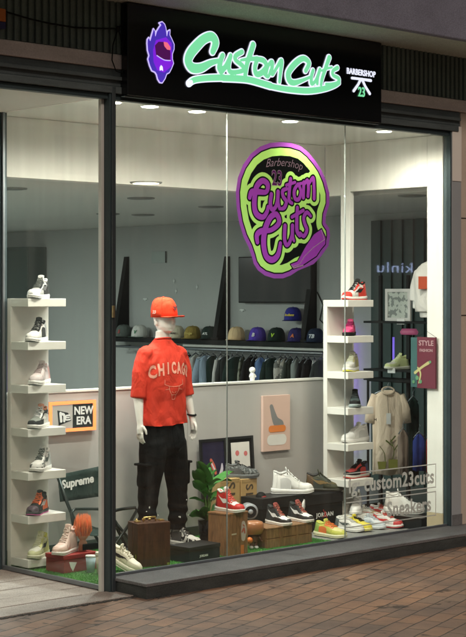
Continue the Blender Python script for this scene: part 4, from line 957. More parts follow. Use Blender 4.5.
for i, ((u, v), hb, rr) in enumerate(LV):
    tip = at(u, v, Y=pt.y+.03+(-.10 if i % 3 == 0 else .08 if i % 3 == 1 else -.02))-Vector(t.location); b0 = Vector((.01*math.cos(i*2), .01*math.sin(i*2), .19)); b1 = Vector((.03*math.cos(i*1.7), .03*math.sin(i*1.7), hb+.10))
    MB().tube([b0, b0.lerp(b1, .5), b1], [.006, .005, .004], 6).build('stem', stm, t, True)
    leaf(b1, tip, .050 if i % 2 else .060, .12, rr).build('leaf', lfm, t, True, sub=1)

def picture(name, label, cat, x0, x1, ybot, ytop, Y, lean, fcol, border=.02, grp=None):
    """frame leaning back; px columns x0..x1, rows ybot..ytop at its left edge"""
    a = at(x0, ybot, Y=Y); b = at(x1, ybot, Y=Y); c = at(x0, ytop, Y=Y); w_ = b.x-a.x; h_ = c.z-a.z
    t = thing(name, label, cat, (a.x, Y, a.z), 0, grp); t.rotation_euler = (-R(lean), 0, 0)
    MB().box(0, w_, 0, .018, 0, border).box(0, w_, 0, .018, h_-border, h_).box(0, border, 0, .018, border, h_-border).box(w_-border, w_, 0, .018, border, h_-border).build('frame', colmat(fcol, .35, 'frame'), t)
    return t, w_, h_
t, w_, h_ = picture('framed_picture', 'black framed dark picture with red and pale brush marks behind the plant', 'picture', 203, 228.5, 502, 440, PY-.10, 4, (.012, .014, .015))
bx('picture_sheet', mat('navy_sheet', (.018, .016, .045), .4, var=.6, scale=9), (.02, w_-.02, .006, .012, .02, h_-.02), t, 0)
D = Draw(0, w_, 0, h_, .003)
for L in ([(w_*.40, h_*.66, .012), (w_*.48, h_*.55, .022), (w_*.56, h_*.44, .012)],): D.stroke(L)
D.into(mb := MB(), FR(0, .0045, 0)); mb.build('brush_mark', colmat((.55, .12, .08), .6, 'ink'), t)
D = D.blank(); D.stroke([(w_*.82, h_*.58, .007), (w_*.80, h_*.48, .016), (w_*.68, h_*.38, .010), (w_*.60, h_*.34, .004)]).stroke([(w_*.42, h_*.60, .006), (w_*.52, h_*.50, .008)]); D.into(mb := MB(), FR(0, .0030, 0)); mb.build('brush_mark', colmat((.62, .58, .70), .6, 'ink'), t)
t, w_, h_ = picture('framed_picture', 'black framed picture with a white abstract print above the cardboard boxes', 'picture', 229.5, 255.5, 486, 437.5, PY-.09, 4, (.012, .014, .015))
bx('picture_sheet', black, (.02, w_-.02, .006, .012, .02, h_-.02), t, 0)
bx('paper', colmat((.70, .68, .64), .6, 'paper'), (w_*.14, w_*.84, .003, .0055, h_*.12, h_*.88), t, 0)
D = Draw(0, w_, 0, h_, .003).poly(disc_pts(w_*.36, h_*.66, w_*.075, 16)).poly(disc_pts(w_*.68, h_*.64, w_*.07, 16)); D.into(mb := MB(), FR(0, .0018, 0)); mb.build('print_dots', colmat((.60, .16, .16), .6, 'ink'), t)
D = D.blank().stroke([(w_*.22, h_*.40, .012), (w_*.5, h_*.30, .02), (w_*.80, h_*.34, .012)]).stroke([(w_*.3, h_*.5, .006), (w_*.42, h_*.48, .007)], False); D.into(mb := MB(), FR(0, .0018, 0)); mb.build('print_strokes', colmat((.05, .05, .055), .6, 'ink'), t)
# canvas on the partition: plain abstract stand-in
a = at(263, 452, Y=PY-.03); b = at(290, 452, Y=PY-.03); c = at(263, 396, Y=PY-.03); w_ = b.x-a.x; h_ = c.z-a.z
t = thing('canvas_print', 'pale pink canvas with a plain abstract grey and orange design on the partition', 'canvas', (a.x, PY-.032, a.z))
bx('canvas', mat('canvas_pink', (.66, .47, .40), .8, var=.05, bump=.1, bscale=200), (0, w_, 0, .028, 0, h_), t, .002)
def art(fn, col, y):
    D = Draw(0, w_, 0, h_, .003); fn(D); D.into(mb := MB(), FR(0, y, 0)); mb.build('painted_shape', colmat(col, .7, 'ink'), t)
art(lambda D: D.stroke([(w_*.30, h_*.80, .02), (w_*.44, h_*.56, .035), (w_*.60, h_*.46, .05)]), (.22, .22, .22), -.0012)
art(lambda D: D.stroke([(w_*.28, h_*.20, .045), (w_*.72, h_*.20, .045)], False), (.72, .70, .66), -.0014)
art(lambda D: D.stroke([(w_*.28, h_*.40, .028), (w_*.74, h_*.40, .028)], False), (.72, .22, .05), -.0026)

# cardboard boxes with letters, dark knitted shoe on top
kraft = colmat((.50, .33, .14), .75, 'card', bump=.08); kz = FZ+.007
def upright(label, x0, x1, ytop, Y, D_, txt):
    a = at(x0, 540, Y=Y); b = at(x1, 540, Y=Y); z1 = at(x0, ytop, Y=Y).z
    t = thing('cardboard_box', label, 'cardboard box', (a.x, Y, kz)); w_ = b.x-a.x
    bx('box_body', kraft, (0, w_, 0, D_, .001, z1-kz), t, .003)
    bx('tape', colmat((.42, .28, .12), .4, 'tape'), (w_*.04, w_*.96, -.0015, -.0008, z1-kz-.03, z1-kz-.004), t, 0)
    MB().text(txt, w_*.62, FR(w_*.5, -.002, z1-kz-.125) @ Matrix.Rotation(R(-90), 4, 'Z'), .0008, .01, 0, 1.3).build('lettering', colmat((.08, .06, .04), .7, 'ink'), t)
    return t, z1, w_
ta, z1a, _ = upright('brown cardboard box with dark letters half hidden behind the plant', 220, 240, 480, PY-.22, .17, 'SLI')
tb_, z1b, wb = upright('brown cardboard box with the dark letters SLI below the white abstract print', 241, 257, 479.5, PY-.22, .17, 'SLI')
shoe('dark grey knitted low sneaker lying on top of the brown cardboard boxes', (tb_.location.x+.04, PY-.15, z1b+.001), -20, L=.30, up=(.10,.11,.11), sole=(.13,.14,.14), lace=(.06,.06,.06), high=.1, chunky=1.3, speck=splotch('knit', (.06,.07,.07), (.22,.23,.23), 60, .52))

# acrylic fronted wooden drum with sneaker
p = fl(226, 557); wl_ = at(214, 0, Y=p.y).x; wr_ = at(243, 0, Y=p.y).x; zz = at(228, 513, Y=p.y+.1).z
crate_w = woodm('warm_crate_wood', (.34, .17, .08), 2.5)
t = thing('wooden_crate', 'tall warm brown wooden crate carrying a red and white high top', 'crate', tuple(fb(228, 557, .115)), R(6)); hh = zz-FZ-.007
w2 = .112
for i in range(5):
    a_ = -w2+i*2*w2/5; bx('front_board', crate_w, (a_+.001, a_+2*w2/5-.001, -.10, -.085, 0, hh-.004), t, .002)
bx('crate_side', crate_w, (-w2, -w2+.014, -.084, .10, 0, hh-.004), t, .002); bx('crate_side', crate_w, (w2-.014, w2, -.084, .10, 0, hh-.004), t, .002); bx('crate_back', crate_w, (-w2+.015, w2-.015, .085, .10, 0, hh-.004), t, .002); bx('crate_top', crate_w, (-w2-.004, w2+.004, -.104, .104, hh-.003, hh+.012), t, .003)
D = Draw(0, .09, 0, .2, .003).stroke([(.045, .05, .022), (.05, .11, .032), (.045, .16, .02)]); D.into(mb := MB(), FR(.015, -.1012, .07)); mb.build('label_sheet', colmat((.62, .52, .48), .6, 'paper'), t)
D = D.blank().stroke([(.03, .10, .008), (.05, .12, .010), (.06, .09, .008)]).stroke([(.04, .15, .005), (.055, .14, .005)]); D.into(mb := MB(), FR(.015, -.1022, .07)); mb.build('label_print', colmat((.55, .14, .10), .6, 'ink'), t)
bx('orange_tab', colmat((.75, .22, .05), .5, 'card'), (.03, .065, -.1025, -.1012, .0, .07), t, 0); bx('name_plate', colmat((.65, .55, .40), .5, 'card'), (-.075, -.02, -.1025, -.1012, .155, .166), t, 0)
shoe('red and white high top standing on the tall warm brown crate', (t.location.x, t.location.y, zz+.014), -88, L=.28, up=(.60,.03,.025), sole=(.8,.79,.74), toe=(.8,.79,.76), toecap=(.55,.03,.025), swoosh=(.8,.79,.76), collar=(.8,.8,.77), tongue=(.8,.8,.77), lace=(.75,.2,.15), high=.95)
# grey round speaker-like drum and small brown toy figure
p = at(249, 511, Y=.80)
t = thing('silver_drum', 'silver grey round barrel with a dark open mouth between crate and brown toy', 'speaker', (p.x, .80, p.z), R(-30)); t.scale = (.78,)*3
M_ = Matrix.Rotation(R(90), 4, 'X')
MB().rings([(0,0,-.09,.055,.055),(0,0,-.07,.078,.078),(0,0,.05,.082,.082),(0,0,.07,.076,.076)], 28, M_).build('barrel', colmat((.32,.34,.36), .35, 'metal'), t, True)
MB().prism(disc_pts(0, 0, .06, 24), .071, .074, M_).build('mouth', blackg, t); MB().rings([(0,0,.0745,.026,.026),(0,0,.082,.02,.02)], 18, M_).build('centre_cap', colmat((.35,.38,.40), .3, 'metal'), t, True)
bx('foot', black, (-.05, .05, -.06, .06, -(p.z-FZ)+.008, -.075), t)
p = fl(258, 549); t = thing('toy_figure', 'small brown toy figure with a large smooth head and white shoes', 'toy', (p.x, p.y+.05, FZ+.007), R(-30))
fg = MB().rings([(0,0,.05,.028,.022),(0,0,.09,.034,.026),(0,0,.11,.02,.02)], 16)
for sx in (-1, 1): fg.tube([(sx*.017, 0, .012), (sx*.019, 0, .06)], .014, 8); fg.tube([(sx*.03, 0, .10), (sx*.052, -.01, .075), (sx*.058, -.03, .062)], [.012, .011, .009], 8); fg.ball((sx*.058, -.032, .060), .011, n=6)
fused(fg, .004, 3).build('toy_body', colmat((.12, .055, .03), .5, 'plastic'), t, True)
MB().rings([(0,0,.108,.05,.045),(0,0,.118,.066,.06),(0,0,.15,.078,.07),(0,0,.19,.078,.07),(0,0,.207,.066,.06),(0,0,.214,.04,.035)], 24, p=2.8).build('head', colmat((.42, .17, .07), .28, 'plastic', coat=.5), t, True)
for sx in (-1, 1): MB().ball((sx*.020, -.012, .010), .017, .026, .013, 8).build('toy_shoe', colmat((.78,.78,.76), .4, 'plastic'), t, True)
MB().ball((-.045, -.06, .072), .025, n=10).build('orange_ball', colmat((.75, .20, .04), .5, 'rubber'), t, True)
p = at(262, 503, Y=.98); t = thing('toy_figure', 'small black and dark red toy figure behind the brown toy', 'toy', (p.x, .98, FZ+.007))
fg = MB().rings([(0,0,.0,.05,.04),(0,0,.20,.045,.035),(0,0,.26,.025,.02)], 16).ball((0,0,.30), .04); fused(fg, .005, 3).build('toy_body', colmat((.25,.02,.02), .5, 'plastic'), t, True)
MB().ball((0, .012, .31), .045, n=12).build('toy_hood', black, t, True)

# big black shoe boxes with JORDAN, shoes on top
YB = fl(300, 533).y
def blackbox(label, x0, x1, ytop):
    a = at(x0, 500, Y=YB); b = at(x1, 500, Y=YB); z1 = at(x0, ytop, Y=YB).z
    t = thing('shoe_box', label, 'shoe box', (a.x, YB, FZ+.007)); w_ = b.x-a.x; h_ = z1-FZ-.007
    bx('box_body', black, (0, w_, 0, .24, 0, h_*.72), t, .003); bx('lid', mat('lid_black', (.018, .02, .021), .45), (-.004, w_+.004, -.004, .244, h_*.725, h_), t, .003)
    MB().text('JORDAN', .048, FR(w_*.52, -.0055, h_*.42) @ Matrix.Diagonal((1.0, 1, 1, 1)), .001, .02, 0, 1.15).build('lettering', mat('print_white', (.78, .78, .75), .6), t)
    D = Draw(-.06, .06, -.08, .08, .0015)   # small red leaping mark
    D.stroke([(-.003, .0, .011), (.004, .022, .010)]).stroke([(.006, .038, .008), (.0061, .0381, .008)], False).stroke([(-.002, .022, .0045), (-.022, .044, .004), (-.030, .060, .003)]).stroke([(.006, .02, .004), (.028, .012, .0035)]).stroke([(.0, -.004, .008), (.026, -.022, .006), (.034, -.044, .004)]).stroke([(-.004, -.004, .008), (-.026, -.022, .006), (-.044, -.026, .004)])
    D.poly(disc_pts(-.032, .064, .007, 12))
    D.into(mb := MB(), FR(w_*.52, -.0075, h_*.42) @ Matrix.Diagonal((.62, .62, 1, 1))); mb.build('leaping_mark', colmat((.55, .02, .02), .5, 'ink'), t)
    return t, z1, w_
t1, zA, wA = blackbox('black shoe box with JORDAN lettering under the white high top', 262, 303, 499)
t2, zB, wB = blackbox('black shoe box with JORDAN lettering under the olive boot', 304.5, 342.5, 496)
p = at(289, 499, Y=YB+.12)
shoe('large white high top standing on the left black shoe box', (p.x, YB+.12, zA+.001), -38, L=.345, up=(.80,.79,.76), sole=(.82,.81,.78), lace=(.8,.8,.77), heel=(.80,.79,.76), toecap=(.82,.81,.78), high=.75, chunky=1.15, strap=(.66,.66,.63), collar=(.6,.6,.58), tongue=(.72,.72,.7))
p = at(321, 496, Y=YB+.12)
shoe('olive brown and black high top standing on the right black shoe box', (p.x, YB+.12, zB+.001), -38, L=.32, up=(.045,.05,.025), sole=(.03,.03,.02), toe=(.09,.075,.03), heel=(.09,.05,.02), lace=(.05,.05,.03), strap=(.04,.05,.04), collar=(.03,.035,.03), high=.6, swoosh=(.20,.13,.05))
# crate with two black and white sneakers
p = fl(289, 546); cw = woodm('pale_crate_wood', (.30, .16, .075), 2); zc = at(289, 526, Y=p.y+.05).z
a = at(267, 546, Y=p.y+.02); b = at(312, 541, Y=p.y+.02)
t = thing('wooden_crate', 'low wooden crate carrying two black and white sneakers', 'crate', (a.x, p.y+.02, FZ+.007)); w_ = b.x-a.x; h_ = zc-FZ-.007
for i in range(2): bx('front_board', cw, (0, w_, 0, .014, i*h_/2+.001, (i+1)*h_/2-.003), t, .002)
bx('crate_side', cw, (0, .014, .015, .23, 0, h_-.002), t, .002); bx('crate_side', cw, (w_-.014, w_, .015, .23, 0, h_-.002), t, .002); bx('crate_back', cw, (.015, w_-.015, .216, .23, 0, h_-.002), t, .002); bx('crate_lid', cw, (-.003, w_+.003, -.003, .233, h_-.001, h_+.01), t, .002)
for xx in (.3, .66): bx('batten', cw, (w_*xx-.012, w_*xx+.012, -.006, -.001, .004, h_-.006), t, .001)
kw = dict(up=(.03,.035,.035), sole=(.78,.72,.66), toe=(.78,.77,.74), swoosh=(.75,.74,.72), lace=(.5,.16,.12), collar=(.04,.045,.045), tongue=(.35,.08,.07), high=.85, strap=(.04,.045,.045), heel=(.04,.04,.045))
g_ = 'black and white sneakers on the low crate'
p1 = at(277, 522, Y=t.location.y+.11); shoe('left of the two black and white sneakers on the low crate', (p1.x, t.location.y+.11, zc+.012), -92, L=.265, group=g_, **kw)
p1 = at(299, 519, Y=t.location.y+.12); shoe('right of the two black and white sneakers on the low crate', (p1.x, t.location.y+.12, zc+.012), -92, L=.265, group=g_, **kw)
# small white figure beside the crate
def softtoy(label, x, y, z, s, rz=0, col=(.82, .81, .78), parts=True):
    t = thing('white_figurine', label, 'figurine', (x, y, z), R(rz)); f = MB()
    f.rings([(0,0,.0,.03,.03),(0,0,.05,.040,.036),(0,0,.085,.036,.03),(0,0,.105,.024,.024)], 18).ball((0, 0, .145), .045, .042, .042, 12)
    for sx in (-1, 1): f.ball((sx*.038, 0, .182), .014, n=6) if parts else None; f.tube([(sx*.03, 0, .09), (sx*.05, -.008, .06), (sx*.052, -.012, .045)], [.014, .014, .012], 8); f.tube([(sx*.018, 0, .03), (sx*.02, 0, -.0)], .019, 10)
    for i, v in enumerate(f.v): f.v[i] = v*s
    o = fused(f, .005*s, 3).build('figurine_body', colmat(col, .35, 'plastic'), t, True); return t
p = fl(309, 533); 
shoe('white sneaker standing upright on its heel against the black box', (p.x, p.y+.06, FZ+.13), -60, L=.25, up=(.80,.79,.76), sole=(.82,.81,.78), lace=(.78,.78,.75), high=.1, pitch=-82)
p = at(252, 384, Y=PY+.04); softtoy('small white two-ball figurine on top of the grey partition', p.x, PY+.036, 1.156, .62, parts=False)

# row of colourful trainers on the floor
rows = [
 (328, 537, -42, dict(up=(.62,.62,.12), sole=(.74,.72,.48), toe=(.75,.7,.3), strap=(.8,.2,.05), lace=(.8,.22,.06), heel=(.3,.42,.1), high=.05), 'yellow green trainer with orange laces at the left end of the floor row', 1.15),
 (327, 522, -150, dict(up=(.76,.75,.7), sole=(.8,.8,.76), lace=(.3,.32,.32), high=.2), 'white trainer seen behind the yellow green one', 1.),
 (347, 531, -40, dict(up=(.76,.75,.7), sole=(.8,.79,.74), swoosh=(.08,.1,.1), lace=(.7,.7,.68), heel=(.1,.12,.12), high=.05), 'white trainer with a dark stripe second in the floor row', 1.05),
 (356, 530, -44, dict(up=(.72,.60,.05), sole=(.80,.72,.25), toe=(.78,.66,.1), swoosh=BK, lace=BK, heel=BK, high=.0), 'bright yellow trainer with black laces in the floor row', 1.05),
 (350, 520, -30, dict(up=(.72,.60,.05), sole=(.75,.7,.4), strap=BK, lace=BK, collar=BK, high=.1), 'yellow and black trainer behind the white striped one', 1.),
 (370, 528, -42, dict(up=(.62,.68,.72), sole=(.75,.78,.8), toe=(.7,.72,.74), lace=(.6,.65,.7), swoosh=(.45,.55,.62), high=.0), 'pale blue trainer between the yellow and red ones', 1.),
 (385, 527, -38, dict(up=(.74,.70,.66), sole=(.80,.76,.72), toecap=(.55,.05,.05), heel=(.55,.05,.05), swoosh=(.6,.05,.05), lace=(.6,.08,.06), out=(.5,.04,.04), high=.0), 'white and red trainer at the right end of the floor row', 1.1),
 (366, 519, -25, dict(up=(.70,.68,.62), sole=(.75,.73,.66), swoosh=(.6,.1,.05), lace=(.6,.62,.6), toe=(.7,.5,.3), high=.0), 'cream trainer with orange marks in the back of the floor row', 1.),
 (381, 517, -30, dict(up=(.72,.70,.66), sole=(.78,.76,.72), swoosh=(.6,.05,.05), heel=(.5,.05,.05), lace=(.5,.08,.06), strap=(.6,.1,.08), high=.0), 'white and red trainer farthest back in the floor row', 1.)]
for u, v, hd, kw, lab, sc in rows:
    p = fl(u, v); zz_ = .0
    p = at(u, v, Z=FZ+.0)
    y_ = min(p.y, 1.2)
    t = shoe(lab, (p.x, p.y, FZ+.006), hd-44, L=.27*sc, group='colourful trainers lined up on the floor', **kw)
# white sculptural sneaker on a black plinth just beyond the portal
XQ = 3.575; q0 = at(421.5, 0, X=XQ).y; q1 = at(381, 0, X=XQ).y; zq = at(402, 515.5, X=XQ+.02).z
t = thing('plinth', 'low black plinth beyond the portal under the bulky white sneaker', 'plinth', (XQ, q0, FZ)); pd = q1-q0
bx('plinth_body', black, (0, .30, .0, pd, .001, zq-FZ-.006), t, .003); bx('plinth_top', blackg, (-.004, .304, -.004, pd+.004, zq-FZ-.005, zq-FZ), t, .002)
p = at(401, 514, X=XQ+.12); shoe('bulky white sneaker on the black plinth behind the word Sneakers', (XQ+.12, p.y, zq+.001), -52, L=.34, up=(.80,.79,.75), sole=(.82,.81,.77), lace=(.1,.1,.1), strap=(.8,.79,.75), high=.55, chunky=1.5)

# ================================================================ WINDOW LETTERING AND ROUND LOGO (on the glass)
YG = -.0065; MG = Matrix.Translation((0, YG, 0)) @ Matrix.Rotation(R(90), 4, 'X')
def gp(u, v): p = at(u, v, Y=YG); return (p.x, p.z)
t = thing('window_lettering', 'grey frosted lettering custom23cuts Sneakers low on the right glass sheet', 'lettering', (0, 0, 0))
fro = vinyl('frosted_vinyl', (.62, .63, .60), .4)
ga = gp(331, 479); gb = gp(436.5, 464)
zA1, zA2 = gp(436, 464)[1], gp(436, 487)[1]; zB1, zB2 = gp(436, 491.5)[1], gp(436, 515)[1]
ln = MB(); lx0, lx1 = gp(345, 480)[0]+.01, gp(436, 480)[0]
for z1_, z2_ in ((zA1, zA2), (zB1, zB2)):
    for z_ in (z1_, z2_): ln.add([(lx0, YG, z_-.004), (lx1, YG, z_-.004), (lx1, YG, z_+.004), (lx0, YG, z_+.004)], [(0, 1, 2, 3)])
    ln.add([(lx1-.008, YG, z2_+.005), (lx1, YG, z2_+.005), (lx1, YG, z1_-.005), (lx1-.008, YG, z1_-.005)], [(0, 1, 2, 3)])
ln.build('rules', fro, t)
def lett(txt, u0, u1, zc, hgt):
    x0_, x1_ = gp(u0, 480)[0], gp(u1, 480)[0]; m1 = MB().text(txt, 1, Matrix.Identity(4), 0, .026, 0, 1.06); xs = [v.x for v in m1.v]; ys = [v.y for v in m1.v]; k = (x1_-x0_)/(max(xs)-min(xs))
    ky = hgt/.73
    m2 = MB().add([(x0_+(v.x-min(xs))*k, YG, zc+(v.y-(0)-.02)*ky) for v in m1.v], m1.f); m2.build('lettering', fro, t)
lett('ig: custom23cuts', 349, 434, (zA1+zA2)/2-.005, .115); lett('Sneakers', 387, 431, (zB1+zB2)/2, .118)

t = thing('round_logo', 'round purple and green Custom Cuts logo on the front glass', 'logo', (0, 0, 0))
ms = 3.883
def rp(L): return [gp(225+u/ms, 130+v/ms) for u, v in L]
out = rp([(215,47),(255,50),(295,63),(325,88),(350,118),(372,150),(392,195),(405,245),(405,290),(392,330),(390,360),(405,382),(408,410),(402,450),(372,492),(345,520),(318,532),(285,545),(255,565),(225,576),(190,576),(155,565),(128,545),(112,520),(104,490),(92,455),(72,415),(55,360),(45,300),(42,240),(50,185),(70,135),(100,92),(135,65),(175,50)])
xs = [p[0] for p in out]; zs = [p[1] for p in out]
O = Draw(min(xs)-.02, max(xs)+.02, min(zs)-.02, max(zs)+.02, .0028).poly(out)
pur = vinyl('vinyl_purple', (.24, .06, .31), .45); grn = vinyl('vinyl_green', (.36, .62, .15), .45); vbk = vinyl('vinyl_black', (.015, .02, .02), .05); vwh = vinyl('vinyl_white', (.75, .6, .75), .3)
vp2 = vinyl('vinyl_light_purple', (.27, .045, .34), .45)
def lay(D, nm, m, k): mb = MB(); D.into(mb, MG, .0006*k); mb.build(nm, m, t)
T = O.blank()
KG = .0075
def ts(*pts, s=1.0, curve=True): T.stroke([gp(225+u/ms, 130+v/ms)+(r/ms*KG*s,) for u, v, r in pts], curve)
ts((96,262,9),(104,240,11),(130,240,11),(160,240,9),(166,212,11),(146,197,11),(124,218,12),(115,261,12),(115,305,12),(126,330,12),(148,338,10),(163,318,9),(167,298,7))
ts((180,250,9),(176,285,9),(182,308,9),(196,300,8),(204,270,8),(206,240,9),(206,280,8),(212,305,7))
ts((240,228,7),(224,236,8),(226,258,8),(238,278,8),(230,302,8),(214,306,6))
ts((255,190,8),(250,235,8),(249,272,8),(260,284,7)); ts((238,214,6),(272,203,6), curve=False)
ts((283,210,7),(269,235,8),(272,266,8),(287,268,8),(295,240,7),(288,213,7),(300,206,5))
ts((306,203,8),(304,262,8), curve=False); ts((305,215,6),(320,196,8),(324,225,8),(322,256,8)); ts((324,212,6),(342,186,8),(346,225,8),(346,266,8))
ts((126,435,9),(124,408,11),(142,392,11),(180,388,9),(210,360,11),(200,328,11),(176,340,12),(156,385,13),(150,440,13),(160,490,12),(184,504,12),(206,484,11),(215,440,8))
ts((233,372,9),(231,420,9),(238,446,8),(250,438,8),(260,405,7),(262,372,9),(262,410,8),(268,430,6))
ts((281,302,8),(279,350,9),(280,392,9),(290,410,8)); ts((260,338,7),(304,312,7), curve=False)
ts((333,334,6),(318,320,8),(306,338,8),(309,362,8),(318,388,8),(306,412,8),(292,400,6))
inner = O.grow(-.098)
c7 = lambda L: [gp(280+u/7.96, 200+v/7.96) for u, v in L]
bod = O.blank().poly(c7([(330,232),(362,300),(360,350),(322,395),(290,445),(240,478),(180,518),(105,545),(85,512),(140,490),(205,370),(270,275)]))
BO = bod.grow(.009); G1 = O.grow(-.042); TO = T.grow(.012).both(G1); FB = inner.minus(T.grow(.040)).minus(BO).minus(TO)
lay(O.minus(O.grow(-.032)).minus(BO), 'purple_rim', pur, 0); lay(O.grow(-.032).minus(G1).minus(BO), 'black_ring', vbk, 0)
lay(G1.minus(FB).minus(TO).minus(BO), 'green_disc', grn, 0); lay(FB, 'black_field', vbk, 0)
lay(TO.minus(T).minus(BO), 'letter_outline', vbk, 0); lay(T.minus(BO), 'lettering', vp2, 0)
lay(BO.minus(bod), 'clipper_outline', vbk, 0); lay(bod, 'clipper', vp2, 0)
w = O.blank(); w.stroke([gp(280+u/7.96, 200+v/7.96)+(.003,) for u, v in ((95,530),(150,515),(190,450),(260,380),(350,315),(325,240))], False); w.stroke([gp(280+u/7.96, 200+v/7.96)+(.0045,) for u, v in ((90,520),(105,542),(180,520))], False); lay(w, 'clipper_lines', vwh, 8)
c = rp([(201, 190)])[0]; MB().text('23', .155, MG @ Matrix.Translation((c[0], c[1], .0035)) @ Matrix.Diagonal((.72, 1, 1, 1)), 0, .035).build('number_outline', vwh, t); MB().text('23', .155, MG @ Matrix.Translation((c[0], c[1], .0042)) @ Matrix.Diagonal((.72, 1, 1, 1)), 0, .005).build('number', vp2, t)
bt_ = MB().text('Barbershop', .085, Matrix.Identity(4), 0, -.006, .35)
cc = rp([(228, 127)])[0]; V = []
for v in bt_.v: x_ = v.x*.95; V.append((cc[0]+x_, YG-.003, cc[1]+v.y-.55*x_*x_-.0*x_))
MB().add(V, bt_.f).build('small_lettering', vwh, t)

# ================================================================ SHOP ROOM CONTENTS
SX = RX-.26
ya = at(326, 0, X=SX).y; yb = at(107, 0, X=SX).y; zsf = 1.37
t = thing('wall_shelf', 'long black wall shelf carrying a row of baseball caps', 'shelf', (RX, ya, zsf))
bx('shelf_board', black, (-.30, -.002, 0, yb-ya, -.05, 0), t, .003); bx('light_rail', colmat((.42,.43,.40), .4, 'metal'), (-.26, -.235, .0, (yb-ya)*.62, -.085, -.055), t, .002)
def fin(u, zt, wd, lab):
    y = at(u, 0, X=RX-.12).y; f = thing('shelf_fin', lab, 'shelf fin', (RX, y, zsf+.001), 0, 'tall black tapering fins above the cap shelf')
    MB().prism([(-.001, 0), (-wd, 0), (-wd*.9, .12), (-.03, zt-zsf), (-.001, zt-zsf)], -.035, .035, Matrix.Rotation(R(90), 4, 'X')).build('fin_board', black, f, bevel=.004)
    bx('fin_foot', black, (-wd-.01, -.0, -.07, .07, .0, .03), f, .003)
fin(120, 2.36, .22, 'black tapering fin above the left end of the cap shelf'); fin(220.5, 2.33, .22, 'black tapering fin above the middle of the cap shelf'); fin(307, 2.27, .2, 'black tapering fin above the right end of the cap shelf')
caps = [(124, (.10,.12,.11), None, (.35,.05,.05), '5', 'dark grey cap with a red mark at the left end of the shelf'),
 (140, (.62,.62,.58), (.05,.1,.08), (.05,.2,.1), 'V', 'white cap with a green mark second on the shelf'),
 (177, (.62,.56,.42), None, (.1,.08,.06), 'Braves', 'cream cap with dark writing right of the mannequin head'),
 (193, (.30,.22,.06), None, (.5,.4,.1), 'Dodge', 'olive mustard cap on the shelf'),
 (210, (.025,.035,.035), None, (.7,.72,.7), 'ATL', 'black cap with white writing beside the middle black fin'),
 (237, (.70,.52,.30), None, None, None, 'plain cream cap right of the middle black fin'),
 (258, (.10,.06,.42), None, (.75,.75,.75), 'B', 'purple blue cap with a white emblem on the shelf'),
 (277, (.015,.03,.025), None, (.45,.75,.05), 'V', 'black cap with a lime green emblem on the shelf'),
 (297, (.035,.03,.13), None, (.70,.18,.05), 'A', 'navy cap with an orange letter A on the shelf'),
 (316, (.018,.03,.06), None, (.65,.7,.75), 'TB', 'dark navy cap with white letters TB at the right end')]
for u, col, br, lc_, lg, lab in caps:
    y = at(u, 0, X=SX+.1).y; cap(lab, (SX+.09, y, zsf+.002), 200, col, br, lg, lc_ or (.5,.5,.5), scale=1.12)
y = at(294, 0, X=RX-.1).y
cap('blue cap with yellow writing hanging above the shelf', (RX-.12, y, at(294, 321, X=RX-.12).z), 205, (.03,.035,.28), (.02,.025,.18), 'Indians', (.75,.6,.08), scale=1.12, group=None)
# television
y0 = at(312, 0, X=RX-.08).y; y1 = at(239, 0, X=RX-.08).y; z0_ = at(275, 303, X=RX-.08).z; z1_ = at(275, 256, X=RX-.08).z
t = thing('television', 'switched off black television on the wall behind the round logo', 'television', (RX, y0, z0_))
bx('casing', black, (-.09, -.03, 0, y1-y0, 0, z1_-z0_), t, .005); bx('screen', blackg, (-.0925, -.0905, .012, y1-y0-.012, .016, z1_-z0_-.012), t, 0); bx('wall_mount', steel, (-.029, -.002, (y1-y0)*.4, (y1-y0)*.6, .15, .35), t, .002)
MB().tube([(-.01, -.01, .12), (-.012, -.10, -.02), (-.012, -.05, -.18), (-.012, -.16, -.26)], .006, 6).build('cable', black, t, True)
